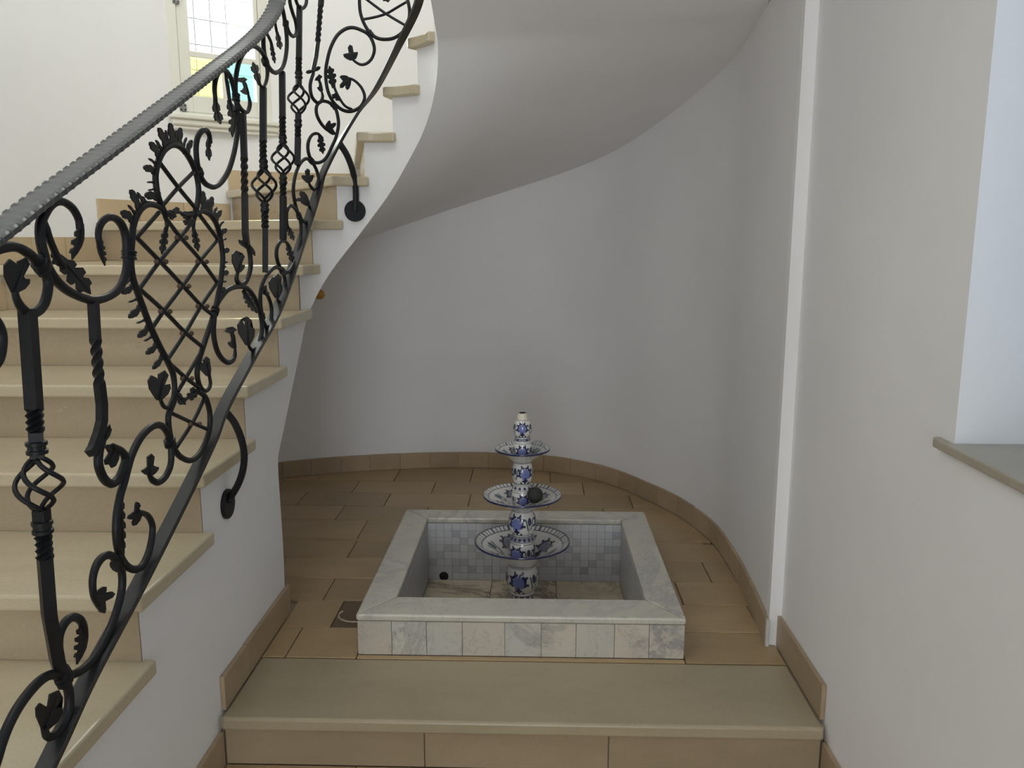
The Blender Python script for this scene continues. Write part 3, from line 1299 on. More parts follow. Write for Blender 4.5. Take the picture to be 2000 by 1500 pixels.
def fleur(parent, base, tips, bw, notch=.33, name='leaf'):
    """palmette at a scroll's end: tips given in order round the leaf"""
    bx, by = base
    V = [(t[0] - bx, t[1] - by) for t in tips]
    cr = V[0][0] * V[-1][1] - V[0][1] * V[-1][0]
    sg = 1 if cr > 0 else -1
    mx, my = sum(v[0] for v in V), sum(v[1] for v in V)
    l = sqrt(mx * mx + my * my) or 1
    ox, oy = -my / l * sg, mx / l * sg
    poly = [(bx - ox * bw / 2, by - oy * bw / 2)]
    n = len(V)
    for k, (vx, vy) in enumerate(V):
        px, py = -vy * sg, vx * sg
        if k == 0:
            poly.append((bx + vx * .52 - px * .21, by + vy * .52 - py * .21))
        poly.append((bx + vx * .84 - px * .17, by + vy * .84 - py * .17))
        poly.append((bx + vx, by + vy))
        poly.append((bx + vx * .86 + px * .15, by + vy * .86 + py * .15))
        if k < n - 1:
            q = V[k + 1]
            poly.append((bx + (vx + q[0]) / 2 * (1 - notch), by + (vy + q[1]) / 2 * (1 - notch)))
        else:
            poly.append((bx + vx * .52 + px * .21, by + vy * .52 + py * .21))
    poly.append((bx + ox * bw / 2, by + oy * bw / 2))
    md = tips[n // 2]
    return sheet(poly, parent, name, ridge=[base, ((base[0] + md[0]) / 2, (base[1] + md[1]) / 2), (bx + (md[0] - bx) * .85, by + (md[1] - by) * .85)])


def collar(parent, at_, d, r=.0125, ln=.016, name='collar'):
    """forged band wrapped round the bars; d = direction of the bars in the picture"""
    a = RP(*at_)
    l = sqrt(d[0] ** 2 + d[1] ** 2)
    q = RP(at_[0] + d[0] / l * 4, at_[1] + d[1] / l * 4)
    ax = (q - a).normalized()
    pr = [(-1, .72), (-.9, 1), (-.45, 1), (-.35, .86), (-.1, .86), (0, 1.04), (.1, .86), (.35, .86), (.45, 1), (.9, 1), (1, .72)]
    dd = tube_data([a + ax * (ln / 2 * t) for t, s in pr], [r * s for t, s in pr], 10, upref=rail_normal(a), flat=.72)
    return obj(name, dd, IR, parent, smooth=True, angle=35)


BARPX = {}


def scroll(pts, r=.0068, leaves=(), collars=(), t0=1.0, t1=1.0, name='scroll', parent=None):
    o = bar(name, pts, r, parent or rail, taper0=t0, taper1=t1)
    BARPX[o.name] = [(p.x, p.y) for p in catmull([(x, y, 0) for x, y in pts], 7)]
    for lf in leaves:
        if lf[0] == 'f':
            fleur(o, *lf[1:])
        else:
            leaf(o, *lf[1:])
    for c in collars:
        collar(o, *c)
    return o


# ---- flat bars: handrail with hammered edges and the bottom bar


def rail_frame(path):
    out = []
    n = len(path)
    for k, p in enumerate(path):
        t = (path[min(k + 1, n - 1)] - path[max(k - 1, 0)]).normalized()
        nm = Vector((t.y, -t.x, 0)).normalized()
        out.append((p, nm, nm.cross(t).normalized() if nm.cross(t).z > 0 else -nm.cross(t).normalized()))
    return out


def resample(path, step):
    d = [0]
    for a, c in zip(path, path[1:]):
        d.append(d[-1] + (c - a).length)
    n = int(d[-1] / step)
    out, k = [], 0
    for i in range(n + 1):
        s = d[-1] * i / n
        while k < len(path) - 2 and d[k + 1] < s:
            k += 1
        out.append(path[k].lerp(path[k + 1], (s - d[k]) / max(1e-9, d[k + 1] - d[k])))
    return out


HR_px = [(0, 449), (60, 402), (130, 350), (200, 299), (300, 224), (400, 148), (470, 94), (505, 62), (527, 34), (539, 10), (547, -18), (555, -50), (566, -85)]
BR_px = [(91, 1495), (173, 1322), (269, 1145), (360, 967), (412, 859), (437, 795), (490, 697), (543, 600), (590, 467), (617, 383), (633, 333),
         (663, 277), (700, 220), (737, 170), (783, 80), (815, 12)]


def helix_up(a_from, z_from, slope, n_deg=170, step=8):
    pts = []
    a = a_from
    while a > -0.1:
        pts.append(Vector((CX + RAIL_R * cos(radians(a)), CY + RAIL_R * sin(radians(a)), z_from + (a_from - a) * slope)))
        a -= step
    z = pts[-1].z
    y = CY
    for k in range(1, 9):
        pts.append(Vector((CX + RAIL_R, y - .25 * k, z + .25 * k * RISE / GO)))
    return pts


hp = [RP(*q) for q in HR_px]
sl = (hp[3].z - hp[0].z) / (hp[3].y - hp[0].y)
y_start = RP(*BR_px[0]).y - .55
first = [Vector((RAIL_X, q, hp[0].z + (q - hp[0].y) * sl)) for q in (y_start, (y_start + hp[0].y) / 2)]
lastz = hp[-1].z
tail = helix_up(168, lastz + .13, .0062)
if hp[-1].y > CY - .02:
    a_last = degrees(atan2(hp[-1].y - CY, hp[-1].x - CX))
    tail = helix_up(a_last - 8, lastz + .05, .0060)
hpath = resample(catmull(first + hp + tail, 12), .0035)
fr_ = rail_frame(hpath)
vs, fs = [], []
NW = 8
for k, (p, nm, up) in enumerate(fr_):
    bumpv = max(0, sin(2 * pi * k / 7.0)) ** 1.5
    hw = .0238 + .0021 * bumpv
    prof = [(-hw, -.006), (-hw - .001, 0.0025 + .0016 * bumpv), (-hw + .005, .0050 + .0030 * bumpv), (-.014, .0052), (0, .0066), (.014, .0052),
            (hw - .005, .0050 + .0030 * bumpv), (hw + .001, .0025 + .0016 * bumpv), (hw, -.006), (0, -.009)]
    for u, v in prof:
        vs.append(p + nm * u + up * v)
m_ = len(prof)
for k in range(len(fr_) - 1):
    for j in range(m_):
        fs.append((k * m_ + j, k * m_ + (j + 1) % m_, (k + 1) * m_ + (j + 1) % m_, (k + 1) * m_ + j))
fs.append(tuple(range(m_))[::-1])
fs.append(tuple(range((len(fr_) - 1) * m_, len(fr_) * m_)))
obj('handrail', (vs, fs), M['railtop'], rail, smooth=True, angle=60, label='flat handrail with hammered rope-like edges')

bp = [RP(*q) for q in BR_px]
sl2 = (bp[4].z - bp[0].z) / (bp[4].y - bp[0].y)
first = [Vector((RAIL_X, bp[0].y - .55, bp[0].z - .55 * sl2)), Vector((RAIL_X, bp[0].y - .27, bp[0].z - .27 * sl2))]
a_last = degrees(atan2(bp[-1].y - CY, bp[-1].x - CX))
tail = helix_up(a_last - 10, bp[-1].z + .07, .0062)
bpath = resample(catmull(first + bp + tail, 10), .02)
vs, fs = [], []
fr_ = rail_frame(bpath)
for p, nm, up in fr_:
    for u, v in ((-.016, -.005), (-.016, .004), (-.0145, .0055), (.0145, .0055), (.016, .004), (.016, -.005)):
        vs.append(p + nm * u + up * v)
for k in range(len(fr_) - 1):
    for j in range(6):
        fs.append((k * 6 + j, k * 6 + (j + 1) % 6, (k + 1) * 6 + (j + 1) % 6, (k + 1) * 6 + j))
fs.append(tuple(range(6))[::-1])
fs.append(tuple(range((len(fr_) - 1) * 6, len(fr_) * 6)))
obj('bottom_rail', (vs, fs), M['barnish'], rail, smooth=True, angle=30)
# newel below the frame that carries the railing on the second step
ny = bpath[0].y + .03
obj('newel', tube_data([Vector((RAIL_X - .02, ny, TZ['A'] - 2 * RISE)), Vector((RAIL_X - .02, ny, .5)), Vector((RAIL_X - .005, ny, hpath[0].z - .002))], .016, square=True), IR, rail)

# ---- brackets that hold the railing off the string wall
ba = RP(440, 803)
pl = at_x(446, 984, WALLX + .006)
seq = [(440, 803), (458, 826), (471, 857), (477, 888), (474, 920), (464, 948), (452, 972)]
Yb0, Yb1 = ba.y, pl.y
arm = [ba] + [at_y(x, y, Yb0 + (Yb1 - Yb0) * k / (len(seq) - 1)) for k, (x, y) in enumerate(seq)][1:-1] + [pl + Vector((.004, 0, .014))]
br = obj('bracket', tube_data(catmull(arm, 6), .0095, 10, flat=1.0), IR, rail, smooth=True, angle=50)


def disc(parent, c, n, r, name='mounting_plate', lip=.012):
    pr = [(0, r), (lip * .7, r), (lip, r * .93), (lip + .0005, .002)]
    return obj(name, tube_data([c + n * d for d, q in pr], [q for d, q in pr], 28), IR, parent, smooth=True, angle=35)


disc(br, Vector((WALLX - .0005, pl.y, pl.z)), Vector((1, 0, 0)), .041, lip=.011)
obj('bolt', ball_data(Vector((WALLX + .014, pl.y - .008, pl.z + .012)), .0075), IR, br, smooth=True)
pc = on_cyl(693, 412, RI)
nn = Vector((CX - pc.x, CY - pc.y, 0)).normalized()
a0 = RP(664, 281)
seq = [(664, 281), (677, 302), (687, 327), (693, 353), (695, 380), (694, 408)]
Yc0 = a0.y
endp = pc + nn * .014
arm = [a0] + [at_y(x, y, Yc0 + (endp.y - Yc0) * min(1, k / 3)) for k, (x, y) in enumerate(seq)][1:-1] + [endp]
br2 = obj('bracket', tube_data(catmull(arm, 6), (.0145), 10, flat=.8), IR, rail, smooth=True, angle=50)
disc(br2, pc - nn * .0015, nn, .040, lip=.013)

# ---- balusters


def baluster(pts, half, segs, rate=115, name='baluster', parent=None):
    """pts: [(x, y)...] centre line in the picture from top to bottom; segs: ('tw'|'ba', y0, y1) and ('co', y)"""
    P3 = [RP(*q) for q in pts]

    def at(y):
        for a, c, p, q in zip(pts, pts[1:], P3, P3[1:]):
            if y <= c[1] or c == pts[-1]:
                return p.lerp(q, (y - a[1]) / (c[1] - a[1]))
    y0, y1 = pts[0][1], pts[-1][1]
    cuts = sorted([s for s in segs if s[0] == 'ba'], key=lambda s: s[1])
    tws = [s for s in segs if s[0] == 'tw']
    spans, a = [], y0
    for s in cuts:
        spans.append((a, s[1] + 1))
        a = s[2] - 1
    spans.append((a, y1))
    parts = []
    ref = rail_normal(at((y0 + y1) / 2))
    for sa, sb in spans:
        n = max(10, int((sb - sa) / 1.5))
        path = [at(sa + (sb - sa) * k / n) for k in range(n + 1)]
        tw, cur, rr = [], 0.0, []
        for k in range(n + 1):
            y = sa + (sb - sa) * k / n
            r = half
            for s in tws:
                if s[1] <= y <= s[2]:
                    cur += (path[1] - path[0]).length * rate
                    f = (y - s[1]) / (s[2] - s[1])
                    r = half * (1 - .05 * sin(pi * f))
            tw.append(cur)
            rr.append(r)
        parts.append(tube_data(path, rr, square=True, twist=tw, upref=ref))
    o = obj(name, join_data(parts), IR, parent or rail)
    for s in segs:
        if s[0] == 'co':
            p = at(s[1])
            pr = [(-.011, .8), (-.010, 1), (-.004, 1), (-.003, .84), (0, .84), (.003, .84), (.004, 1), (.010, 1), (.011, .8)]
            obj('collar', tube_data([p + Vector((0, 0, d)) for d, q in pr], [half * 1.62 * q for d, q in pr], 12), IR, o, smooth=True, angle=35)
    for s in cuts:
        pa, pb = at(s[1]), at(s[2])
        strands = []
        for q in range(4):
            path = []
            for k in range(19):
                f = k / 18
                r = .0055 + .029 * sin(pi * f) ** .9
                a = 2 * pi * q / 4 + .4 + f * pi * 1.05
                c = pa.lerp(pb, f)
                path.append(c + Vector((cos(a) * r, sin(a) * r, 0)))
            strands.append(tube_data(path, .0042, 6))
        obj('basket', join_data(strands), IR, o, smooth=True)
        # forged shoulders
    return o


baluster([(53, 603), (60, 700), (70, 850), (84, 1045), (96, 1200), (112, 1290), (121, 1318)], .0100,
         [('tw', 797, 845), ('co', 874), ('ba', 893, 996), ('co', 1029), ('tw', 1036, 1092)], 150)
baluster([(182, 588), (186, 660), (193, 740), (199, 790), (199, 822), (193, 846), (183, 874), (176, 886)], .0075, [('tw', 662, 752)], 80)
baluster([(474, 221), (477, 310), (478, 375), (479, 455), (482, 478)], .0074, [('tw', 308, 380)], 80)
baluster([(514, 170), (514, 300), (516, 360), (518, 450), (518, 532)], .0082, [('tw', 275, 315), ('co', 320), ('ba', 331, 394), ('co', 405), ('tw', 412, 446)])
baluster([(551, 140), (552, 250), (553, 330), (553, 468)], .0082, [('tw', 228, 268), ('co', 273), ('ba', 282, 340), ('co', 352), ('tw', 358, 385)])
baluster([(585, 12), (584, 100), (583, 200), (581, 322)], .0082, [('tw', 114, 142), ('co', 147), ('ba', 166, 222), ('co', 240), ('tw', 246, 270)])
baluster([(629, -30), (627, 5), (621, 80), (617, 112), (611, 140)], .0072, [('tw', 12, 84)], 80)

# ---- scrolls (traced from left to right)
R1 = .0081
s1 = scroll([(-20, 494), (3, 485), (30, 482), (54, 494), (72, 511), (89, 534), (94, 558), (88, 589), (75, 607), (58, 613), (43, 602), (33, 585), (28, 566)], R1,
            [('f', (27, 572), [(18, 506), (50, 503), (57, 545)], 9)], [((81, 519), (15, 18), .0165, .024)], t1=.6)
s2 = scroll([(156, 448), (153, 427), (140, 405), (119, 393), (100, 400), (87, 418), (79, 439), (79, 467), (85, 495), (94, 523), (110, 548), (131, 567), (159, 581),
             (184, 586), (210, 580), (231, 565), (243, 542), (248, 515), (247, 490), (246, 467), (241, 446), (231, 431), (217, 424), (204, 429), (195, 442), (192, 460), (196, 482)], R1,
            [('l', (158, 436), (141, 507), 30, 3, -6, 'leaf', 1), ('l', (192, 458), (205, 519), 19, 4, 3, 'leaf', -1)], [((252, 498), (0, 10), .0185, .018)], t0=.8, t1=.7)
leaf(s2, (112, 500), (177, 575), 40, 3, -2)
s2b = scroll([(88, 430), (92, 450), (99, 472), (113, 504), (124, 522)], .006, [('l', (104, 486), (114, 520), 18, 2)], t0=.5)
# small scroll reaching in from the neighbouring panel at the left edge
scroll([(-26, 610), (-8, 628), (2, 650), (3, 675), (-3, 702), (-18, 722)], R1)

# lattice heart
RH = .0069
h1 = scroll([(324, 452), (326, 436), (321, 418), (314, 407), (304, 401), (290, 399), (276, 407), (266, 423), (260, 443), (258, 466), (256, 495), (256, 520), (260, 545),
             (267, 566), (278, 597), (296, 643), (314, 681), (328, 707), (338, 731), (341, 757), (338, 779), (328, 795), (319, 793), (313, 780)], RH,
            [('f', (310, 782), [(295, 733), (321, 723), (331, 750)], 8), ('l', (324, 444), (316, 497), 15, 3)], (), t0=.6, t1=.6, name='heart_frame')
h2 = scroll([(378, 452), (378, 436), (381, 422), (388, 415), (398, 413), (410, 419), (420, 432), (427, 450), (431, 470), (435, 500), (434, 522), (431, 550), (427, 572),
             (421, 600), (413, 628), (403, 658), (394, 686), (388, 706), (385, 728), (388, 748), (396, 762), (405, 762), (411, 750), (408, 730)], RH,
            [('f', (407, 734), [(391, 708), (402, 696), (406, 709)], 7), ('l', (378, 446), (387, 491), 13, 3)], [((420, 607), (-3, 10), .0135, .018)], t0=.6, t1=.6, name='heart_frame')
ov = scroll([(324, 421), (316, 403), (308, 381), (304, 352), (305, 332), (312, 308), (322, 292), (338, 283), (354, 289), (368, 306), (379, 328), (385, 348), (388, 372), (386, 396), (380, 419)],
            RH, (), [((389, 337), (4, 10), .0135, .016)], name='oval_frame')


def near_bar(parent, x, y):
    return min(BARPX[parent.name], key=lambda p: (p[0] - x) ** 2 + (p[1] - y) ** 2)


def crest(parent, pts, tips):
    """row of knobbed leaf tips along a bar: pts on the bar, tips outside it"""
    for (bx, by), (tx, ty), w in tips:
        bx, by = near_bar(parent, bx, by)
        w *= .88
        ax, ay = tx - bx, ty - by
        ln = sqrt(ax * ax + ay * ay)
        ux_, uy_ = ax / ln, ay / ln
        nx, ny = -uy_, ux_

        def q(t, s):
            return (bx + ux_ * ln * t + nx * s * w, by + uy_ * ln * t + ny * s * w)
        sheet([q(-.1, .55), q(.18, .5), q(.34, .30), q(.5, .46), q(.66, .5), q(.74, .36), q(.86, .36), q(.98, .14), q(1.0, -.10), q(.88, -.34), q(.76, -.36), q(.68, -.52),
               q(.5, -.46), q(.34, -.30), q(.18, -.5), q(-.1, -.55)], parent, 'crest_leaf', .0036)


def spike(parent, base, tip, w=7):
    bx, by = near_bar(parent, *base)
    tx, ty = tip
    ax, ay = tx - bx, ty - by
    ln = sqrt(ax * ax + ay * ay)
    nx, ny = -ay / ln, ax / ln

    def q(t, s):
        return (bx + ax * t + nx * s * w, by + ay * t + ny * s * w)
    sheet([q(-.1, .5), q(.3, .4), q(.5, .22), q(.7, .3), q(.85, .28), q(1, 0), q(.85, -.24), q(.7, -.28), q(.5, -.22), q(.3, -.4), q(-.1, -.5)], parent, 'crest_leaf', .003)


crest(ov, None, [((318, 278), (310, 249), 13), ((336, 273), (332, 240), 13), ((353, 278), (352, 249), 12), ((370, 296), (374, 273), 11), ((307, 303), (293, 277), 15),
                 ((300, 335), (281, 325), 17), ((302, 385), (283, 380), 19)])
for bs, tp in (((325, 274), (323, 254)), ((344, 274), (344, 254)), ((361, 284), (364, 268)), ((311, 290), (304, 273)), ((301, 318), (290, 309)), ((301, 358), (287, 356)), ((300, 370), (289, 372))):
    spike(ov, bs, tp)
crest(h1, None, [((270, 407), (255, 370), 15), ((258, 428), (237, 412), 19), ((253, 560), (239, 574), 15), ((268, 602), (252, 621), 16), ((283, 640), (270, 659), 15), ((298, 676), (286, 692), 14),
                 ((308, 698), (299, 721), 12)])
for bs, tp in (((281, 397), (268, 375)), ((286, 394), (277, 383)), ((262, 418), (250, 400)), ((262, 588), (250, 591)), ((276, 628), (266, 632)), ((291, 662), (281, 667)), ((250, 545), (243, 556))):
    spike(h1, bs, tp)
crest(h2, None, [((399, 406), (396, 373), 12), ((413, 412), (414, 384), 12), ((426, 430), (431, 410), 11), ((433, 456), (442, 447), 12), ((438, 492), (447, 487), 13), ((438, 534), (446, 532), 13),
                 ((433, 566), (440, 566), 13)])
for bs, tp in (((405, 408), (406, 389)), ((420, 419), (423, 404)), ((431, 442), (437, 431)), ((436, 470), (442, 466)), ((438, 512), (444, 512)), ((436, 549), (442, 550)), ((434, 520), (441, 522))):
    spike(h2, bs, tp)
# garland under the oval
gl = bar('garland', [(322, 413), (334, 417), (348, 414), (360, 419), (374, 420), (382, 416)], .0042, rail)
leaf(gl, (322, 413), (344, 424), 19, 2)
leaf(gl, (336, 414), (350, 407), 11, 2)
leaf(gl, (382, 417), (354, 421), 16, 2)
leaf(gl, (372, 420), (362, 440), 15, 2)
g2 = bar('garland', [(340, 762), (349, 773), (360, 780), (372, 773), (386, 766)], .0042, rail)
leaf(g2, (340, 764), (362, 791), 17, 2)
leaf(g2, (386, 766), (366, 778), 18, 2)
leaf(g2, (384, 766), (372, 759), 12, 2)
for pts_ in ([(266, 463), (312, 510), (357, 558), (393, 597), (416, 616)], [(272, 564), (320, 607), (362, 650), (397, 679)], [(327, 706), (363, 738), (389, 758)],
             [(322, 424), (352, 463), (392, 508), (424, 552)], [(389, 419), (425, 467)], [(312, 318), (348, 366), (387, 413)]):
    bar('lattice_bar', pts_, .0049, rail, per=3)
for pts_ in ([(310, 415), (266, 465)], [(380, 428), (352, 463), (312, 510), (271, 566)], [(427, 466), (392, 508), (357, 558), (320, 607), (297, 641)],
             [(427, 548), (393, 597), (362, 650), (327, 703)], [(398, 678), (363, 738), (347, 765)], [(378, 336), (348, 366), (317, 402)]):
    bar('lattice_bar', pts_, .0046, rail, per=3)
lo = scroll([(386, 764), (398, 772), (405, 786), (410, 810), (408, 843), (395, 878), (378, 897), (363, 898), (347, 887), (336, 866), (330, 838), (329, 812), (335, 795), (341, 780)],
            RH, (), [((332, 864), (2, 10), .0165, .018)], name='oval_frame')
bar('lattice_bar', [(335, 807), (378, 827), (404, 838)], .0049, rail, per=3)
bar('lattice_bar', [(399, 778), (378, 822), (345, 873)], .0046, rail, per=3)
for q in ((352, 463), (312, 510), (392, 510), (357, 558), (393, 597), (320, 607), (362, 650), (363, 738), (378, 827)):
    p = RP(*q)
    for dx in (-9.5, 9.5):
        c = RP(q[0] + dx, q[1] + 1)
        obj('rivet', ball_data(c + Vector((.003, 0, 0)), .0058, 8, 5), M['rivet'], rail, smooth=True)

# lower left scrolls
s4 = scroll([(332, 868), (329, 850), (320, 835), (307, 830), (290, 838), (273, 857), (258, 887), (249, 917), (243, 940), (235, 967), (228, 1006), (227, 1045), (232, 1077), (243, 1101),
             (260, 1112), (277, 1106), (290, 1080), (297, 1047), (297, 1024), (287, 1006), (268, 1000)], .0078,
            [('f', (274, 1000), [(266, 980), (249, 1013), (260, 1027)], 15)], (), t1=.75)
leaf(s4, (236, 955), (242, 1090), 17, 5, 3, 'leaf', -1)
s4b = scroll([(334, 868), (334, 903), (325, 928), (310, 942), (298, 938), (290, 925)], .0072, [('f', (292, 928), [(277, 918), (295, 886), (309, 912)], 12)], t1=.6)
s6 = scroll([(199, 858), (193, 885), (193, 910), (203, 935), (218, 945), (232, 934), (241, 914), (245, 895), (236, 880), (220, 871)], .0085,
            [('f', (228, 874), [(204, 872), (206, 908), (218, 914)], 14), ('l', (201, 866), (214, 829), 17, 1)], t1=.7)
leaf(s6, (196, 872), (176, 888), 16, 1)
s7 = scroll([(120, 1316), (116, 1290), (114, 1258), (117, 1236), (127, 1216), (140, 1206), (153, 1208), (163, 1222), (167, 1244)], .0078,
            [('l', (160, 1212), (150, 1298), 34, 4, -8, 'leaf', 1)], (), t1=.7)
s8 = scroll([(126, 1320), (141, 1318), (163, 1306), (187, 1281), (205, 1250), (219, 1218), (231, 1182), (238, 1150), (238, 1120), (231, 1100), (217, 1085), (201, 1088), (188, 1105),
             (181, 1132), (183, 1162), (192, 1182)], .0078, [('f', (186, 1166), [(204, 1198), (224, 1160), (207, 1146)], 16)],
            [((230, 1100), (6, -10), .016, .02), ((124, 1322), (6, 12), .018, .026)], t1=.75)
s9 = scroll([(-26, 1540), (-8, 1488), (3, 1452), (16, 1418), (34, 1384), (56, 1353), (79, 1329), (100, 1318), (122, 1322), (133, 1345), (135, 1378), (128, 1407), (114, 1428), (100, 1439),
             (91, 1437), (86, 1420)], .0082, [('f', (87, 1424), [(77, 1373), (114, 1348), (120, 1381)], 13)], t1=.7)

# scrolls to the right of the heart
s5 = scroll([(421, 610), (423, 596), (431, 582), (444, 567), (462, 560), (480, 562), (495, 578), (506, 604), (512, 638), (508, 664), (500, 680), (491, 683), (484, 672)], RH,
            [('f', (484, 674), [(470, 624), (482, 618), (493, 638)], 8)], t1=.6)
leaf(s5, (475, 567), (502, 612), 18, 4)
s5b = scroll([(419, 612), (417, 650), (423, 682), (434, 701), (447, 708), (458, 697), (459, 677)], RH, [('f', (458, 680), [(443, 640), (454, 638), (446, 668)], 7)], t1=.5)
u1 = scroll([(390, 338), (385, 318), (383, 292), (385, 272), (392, 258), (401, 254), (408, 262), (411, 280)], RH, [('l', (409, 262), (409, 314), 11, 2, 2)], t1=.8)
u2 = scroll([(390, 340), (395, 351), (404, 361), (418, 365), (432, 356), (446, 334), (456, 303), (462, 272), (465, 240), (463, 210), (460, 182), (460, 158), (464, 132), (470, 113), (480, 98),
             (493, 90), (506, 96), (516, 110), (522, 134), (521, 155), (514, 170), (506, 162), (503, 150)], RH, [('l', (507, 166), (494, 121), 15, 2)],
            [((461, 190), (0, 10), .0145, .02), ((518, 120), (4, 10), .0145, .018)], t1=.5)
leaf(u2, (463, 205), (454, 268), 22, 3, 0, 'leaf', 1)
u3 = scroll([(460, 190), (456, 170), (450, 151), (440, 138), (430, 138), (422, 151), (419, 172), (421, 196)], RH, [('l', (420, 192), (431, 243), 17, 2, 2)], t1=.8)
u3b = scroll([(440, 142), (444, 165), (448, 192), (452, 215)], .005, [('l', (447, 195), (455, 232), 16, 2)], t0=.6)
u4 = scroll([(462, 196), (467, 208), (476, 218), (484, 217), (488, 202), (484, 180)], .0062, [('f', (484, 184), [(466, 152), (476, 151), (470, 176)], 6)], t1=.5)
m1 = scroll([(482, 474), (488, 497), (489, 525), (481, 549), (470, 556), (462, 545), (466, 525)], RH, [('f', (465, 532), [(460, 489), (473, 495), (477, 517)], 7)], t1=.6)
leaf(m1, (485, 476), (498, 500), 9, 1)
leaf(m1, (484, 486), (466, 468), 10, 1)
u5 = scroll([(514, 64), (515, 96), (519, 116), (526, 133), (537, 142), (548, 136), (556, 120), (560, 92), (559, 62), (554, 28), (548, 2), (546, -20)], RH,
            (), [((558, 46), (0, 10), .0135, .018)])
u5b = bar('scroll', [(514, 62), (521, 66), (529, 82), (533, 102), (536, 122)], .0048, rail, taper0=.9, taper1=.35)
leaf(u5b, (529, 84), (537, 124), 8, 3)
u5c = bar('scroll', [(537, 44), (540, 60), (544, 76), (547, 94)], .0046, rail, taper1=.35)
leaf(u5c, (541, 62), (548, 97), 11, 2)
u6 = scroll([(560, 50), (565, 64), (573, 71), (579, 62), (577, 42), (571, 24), (566, 4), (566, -20)], .0062)
u7 = scroll([(584, 14), (579, 4), (575, -14)], .006)
u8 = scroll([(585, 14), (592, 16), (598, 6), (599, -16)], .006)
b7 = scroll([(612, 142), (606, 164), (608, 186), (617, 199), (625, 200), (630, 189), (627, 174)], .0062, [('f', (628, 178), [(617, 152), (623, 145), (620, 170)], 6)], t1=.5)
leaf(b7, (612, 138), (597, 142), 9, 1)
leaf(b7, (612, 140), (626, 130), 9, 1)

# scrolls standing on the bottom rail, from the top down
t1_ = scroll([(676, 152), (688, 155), (699, 163), (708, 175), (712, 191), (704, 208), (688, 217), (672, 216), (657, 206), (646, 191), (639, 172), (636, 144), (639, 119), (646, 93), (658, 70),
              (674, 57), (690, 54), (708, 60), (720, 68), (728, 82), (731, 98), (726, 114), (716, 124), (704, 126), (692, 119), (685, 110)], .0064,
             [('f', (682, 152), [(663, 150), (664, 172), (678, 176)], 12), ('f', (690, 117), [(670, 106), (683, 87), (698, 101)], 11)],
             [((653, 207), (8, 10), .0125, .018), ((722, 65), (6, 8), .0125, .018)], t0=.7, t1=.7)
t1b = bar('scroll', [(688, 214), (674, 207), (663, 192), (655, 176), (650, 160), (646, 140)], .005, rail, taper1=.5)
leaf(t1b, (666, 196), (648, 184), 14, 2)
leaf(t1b, (652, 172), (643, 128), 19, 3)
cir = scroll([(718, -52), (708, -32), (703, -10), (702, 6), (704, 26), (711, 46), (722, 63), (736, 74), (752, 77), (770, 74), (787, 62), (797, 44), (800, 22), (796, 0), (788, -24), (776, -46)], .0064, name='oval_frame')
bar('lattice_bar', [(712, -4), (754, 27), (794, 51)], .0048, rail, per=3)
bar('lattice_bar', [(708, 38), (730, 34), (754, 27), (775, 15), (797, 2)], .0048, rail, per=3)
leaf(cir, (752, -22), (758, 5), 24, 3)
t2 = scroll([(653, 210), (642, 200), (627, 198), (618, 209), (619, 225), (627, 241), (638, 253), (648, 258)], .0062, [('f', (637, 250), [(655, 263), (657, 241), (644, 235)], 12)], t1=.8)
t2b = scroll([(654, 208), (659, 224), (661, 244), (656, 268), (648, 286), (640, 303), (631, 314), (619, 318), (608, 312), (602, 296), (602, 278), (609, 264), (620, 261), (630, 270)], .0062,
             [('l', (624, 263), (631, 301), 15, 3)], [((608, 314), (8, 8), .0125, .018)], t1=.8)
t3 = scroll([(610, 316), (598, 310), (587, 318), (578, 338), (573, 366), (575, 391), (582, 416), (592, 432), (602, 431), (607, 413), (601, 396)], .0062,
            [('f', (602, 400), [(587, 373), (578, 388), (588, 394)], 8)], t1=.7)
t3b = scroll([(611, 318), (618, 332), (622, 348), (620, 363), (613, 370), (606, 363), (602, 353)], .0060, [('f', (603, 357), [(590, 342), (600, 329), (611, 341)], 7)], t1=.6)
t4 = scroll([(583, 420), (576, 407), (567, 402), (560, 414), (560, 436), (565, 450)], .0060, [('l', (561, 440), (574, 470), 11, 3)], t1=.7)
t4b = scroll([(585, 422), (588, 442), (587, 466), (582, 492), (574, 515), (563, 531), (551, 528), (542, 510), (540, 490), (546, 474), (556, 471), (565, 480)], .0062,
             [('l', (561, 474), (572, 513), 13, 3)], [((584, 422), (4, 10), .0125, .018), ((552, 530), (8, 6), .0125, .018)], t1=.8)
t5 = scroll([(552, 529), (540, 522), (528, 529), (516, 546), (509, 570), (509, 598), (513, 622)], .0062, (), [((512, 618), (2, 10), .0125, .018)])
t5b = scroll([(553, 532), (557, 550), (557, 569), (552, 585), (545, 590), (541, 580)], .0060, [('f', (541, 582), [(530, 542), (542, 534), (548, 554)], 7)], t1=.6)
t6 = scroll([(515, 570), (523, 578), (530, 600), (529, 629), (521, 639), (514, 628)], .0060, [('f', (519, 575), [(508, 562), (517, 556), (526, 572)], 7)])
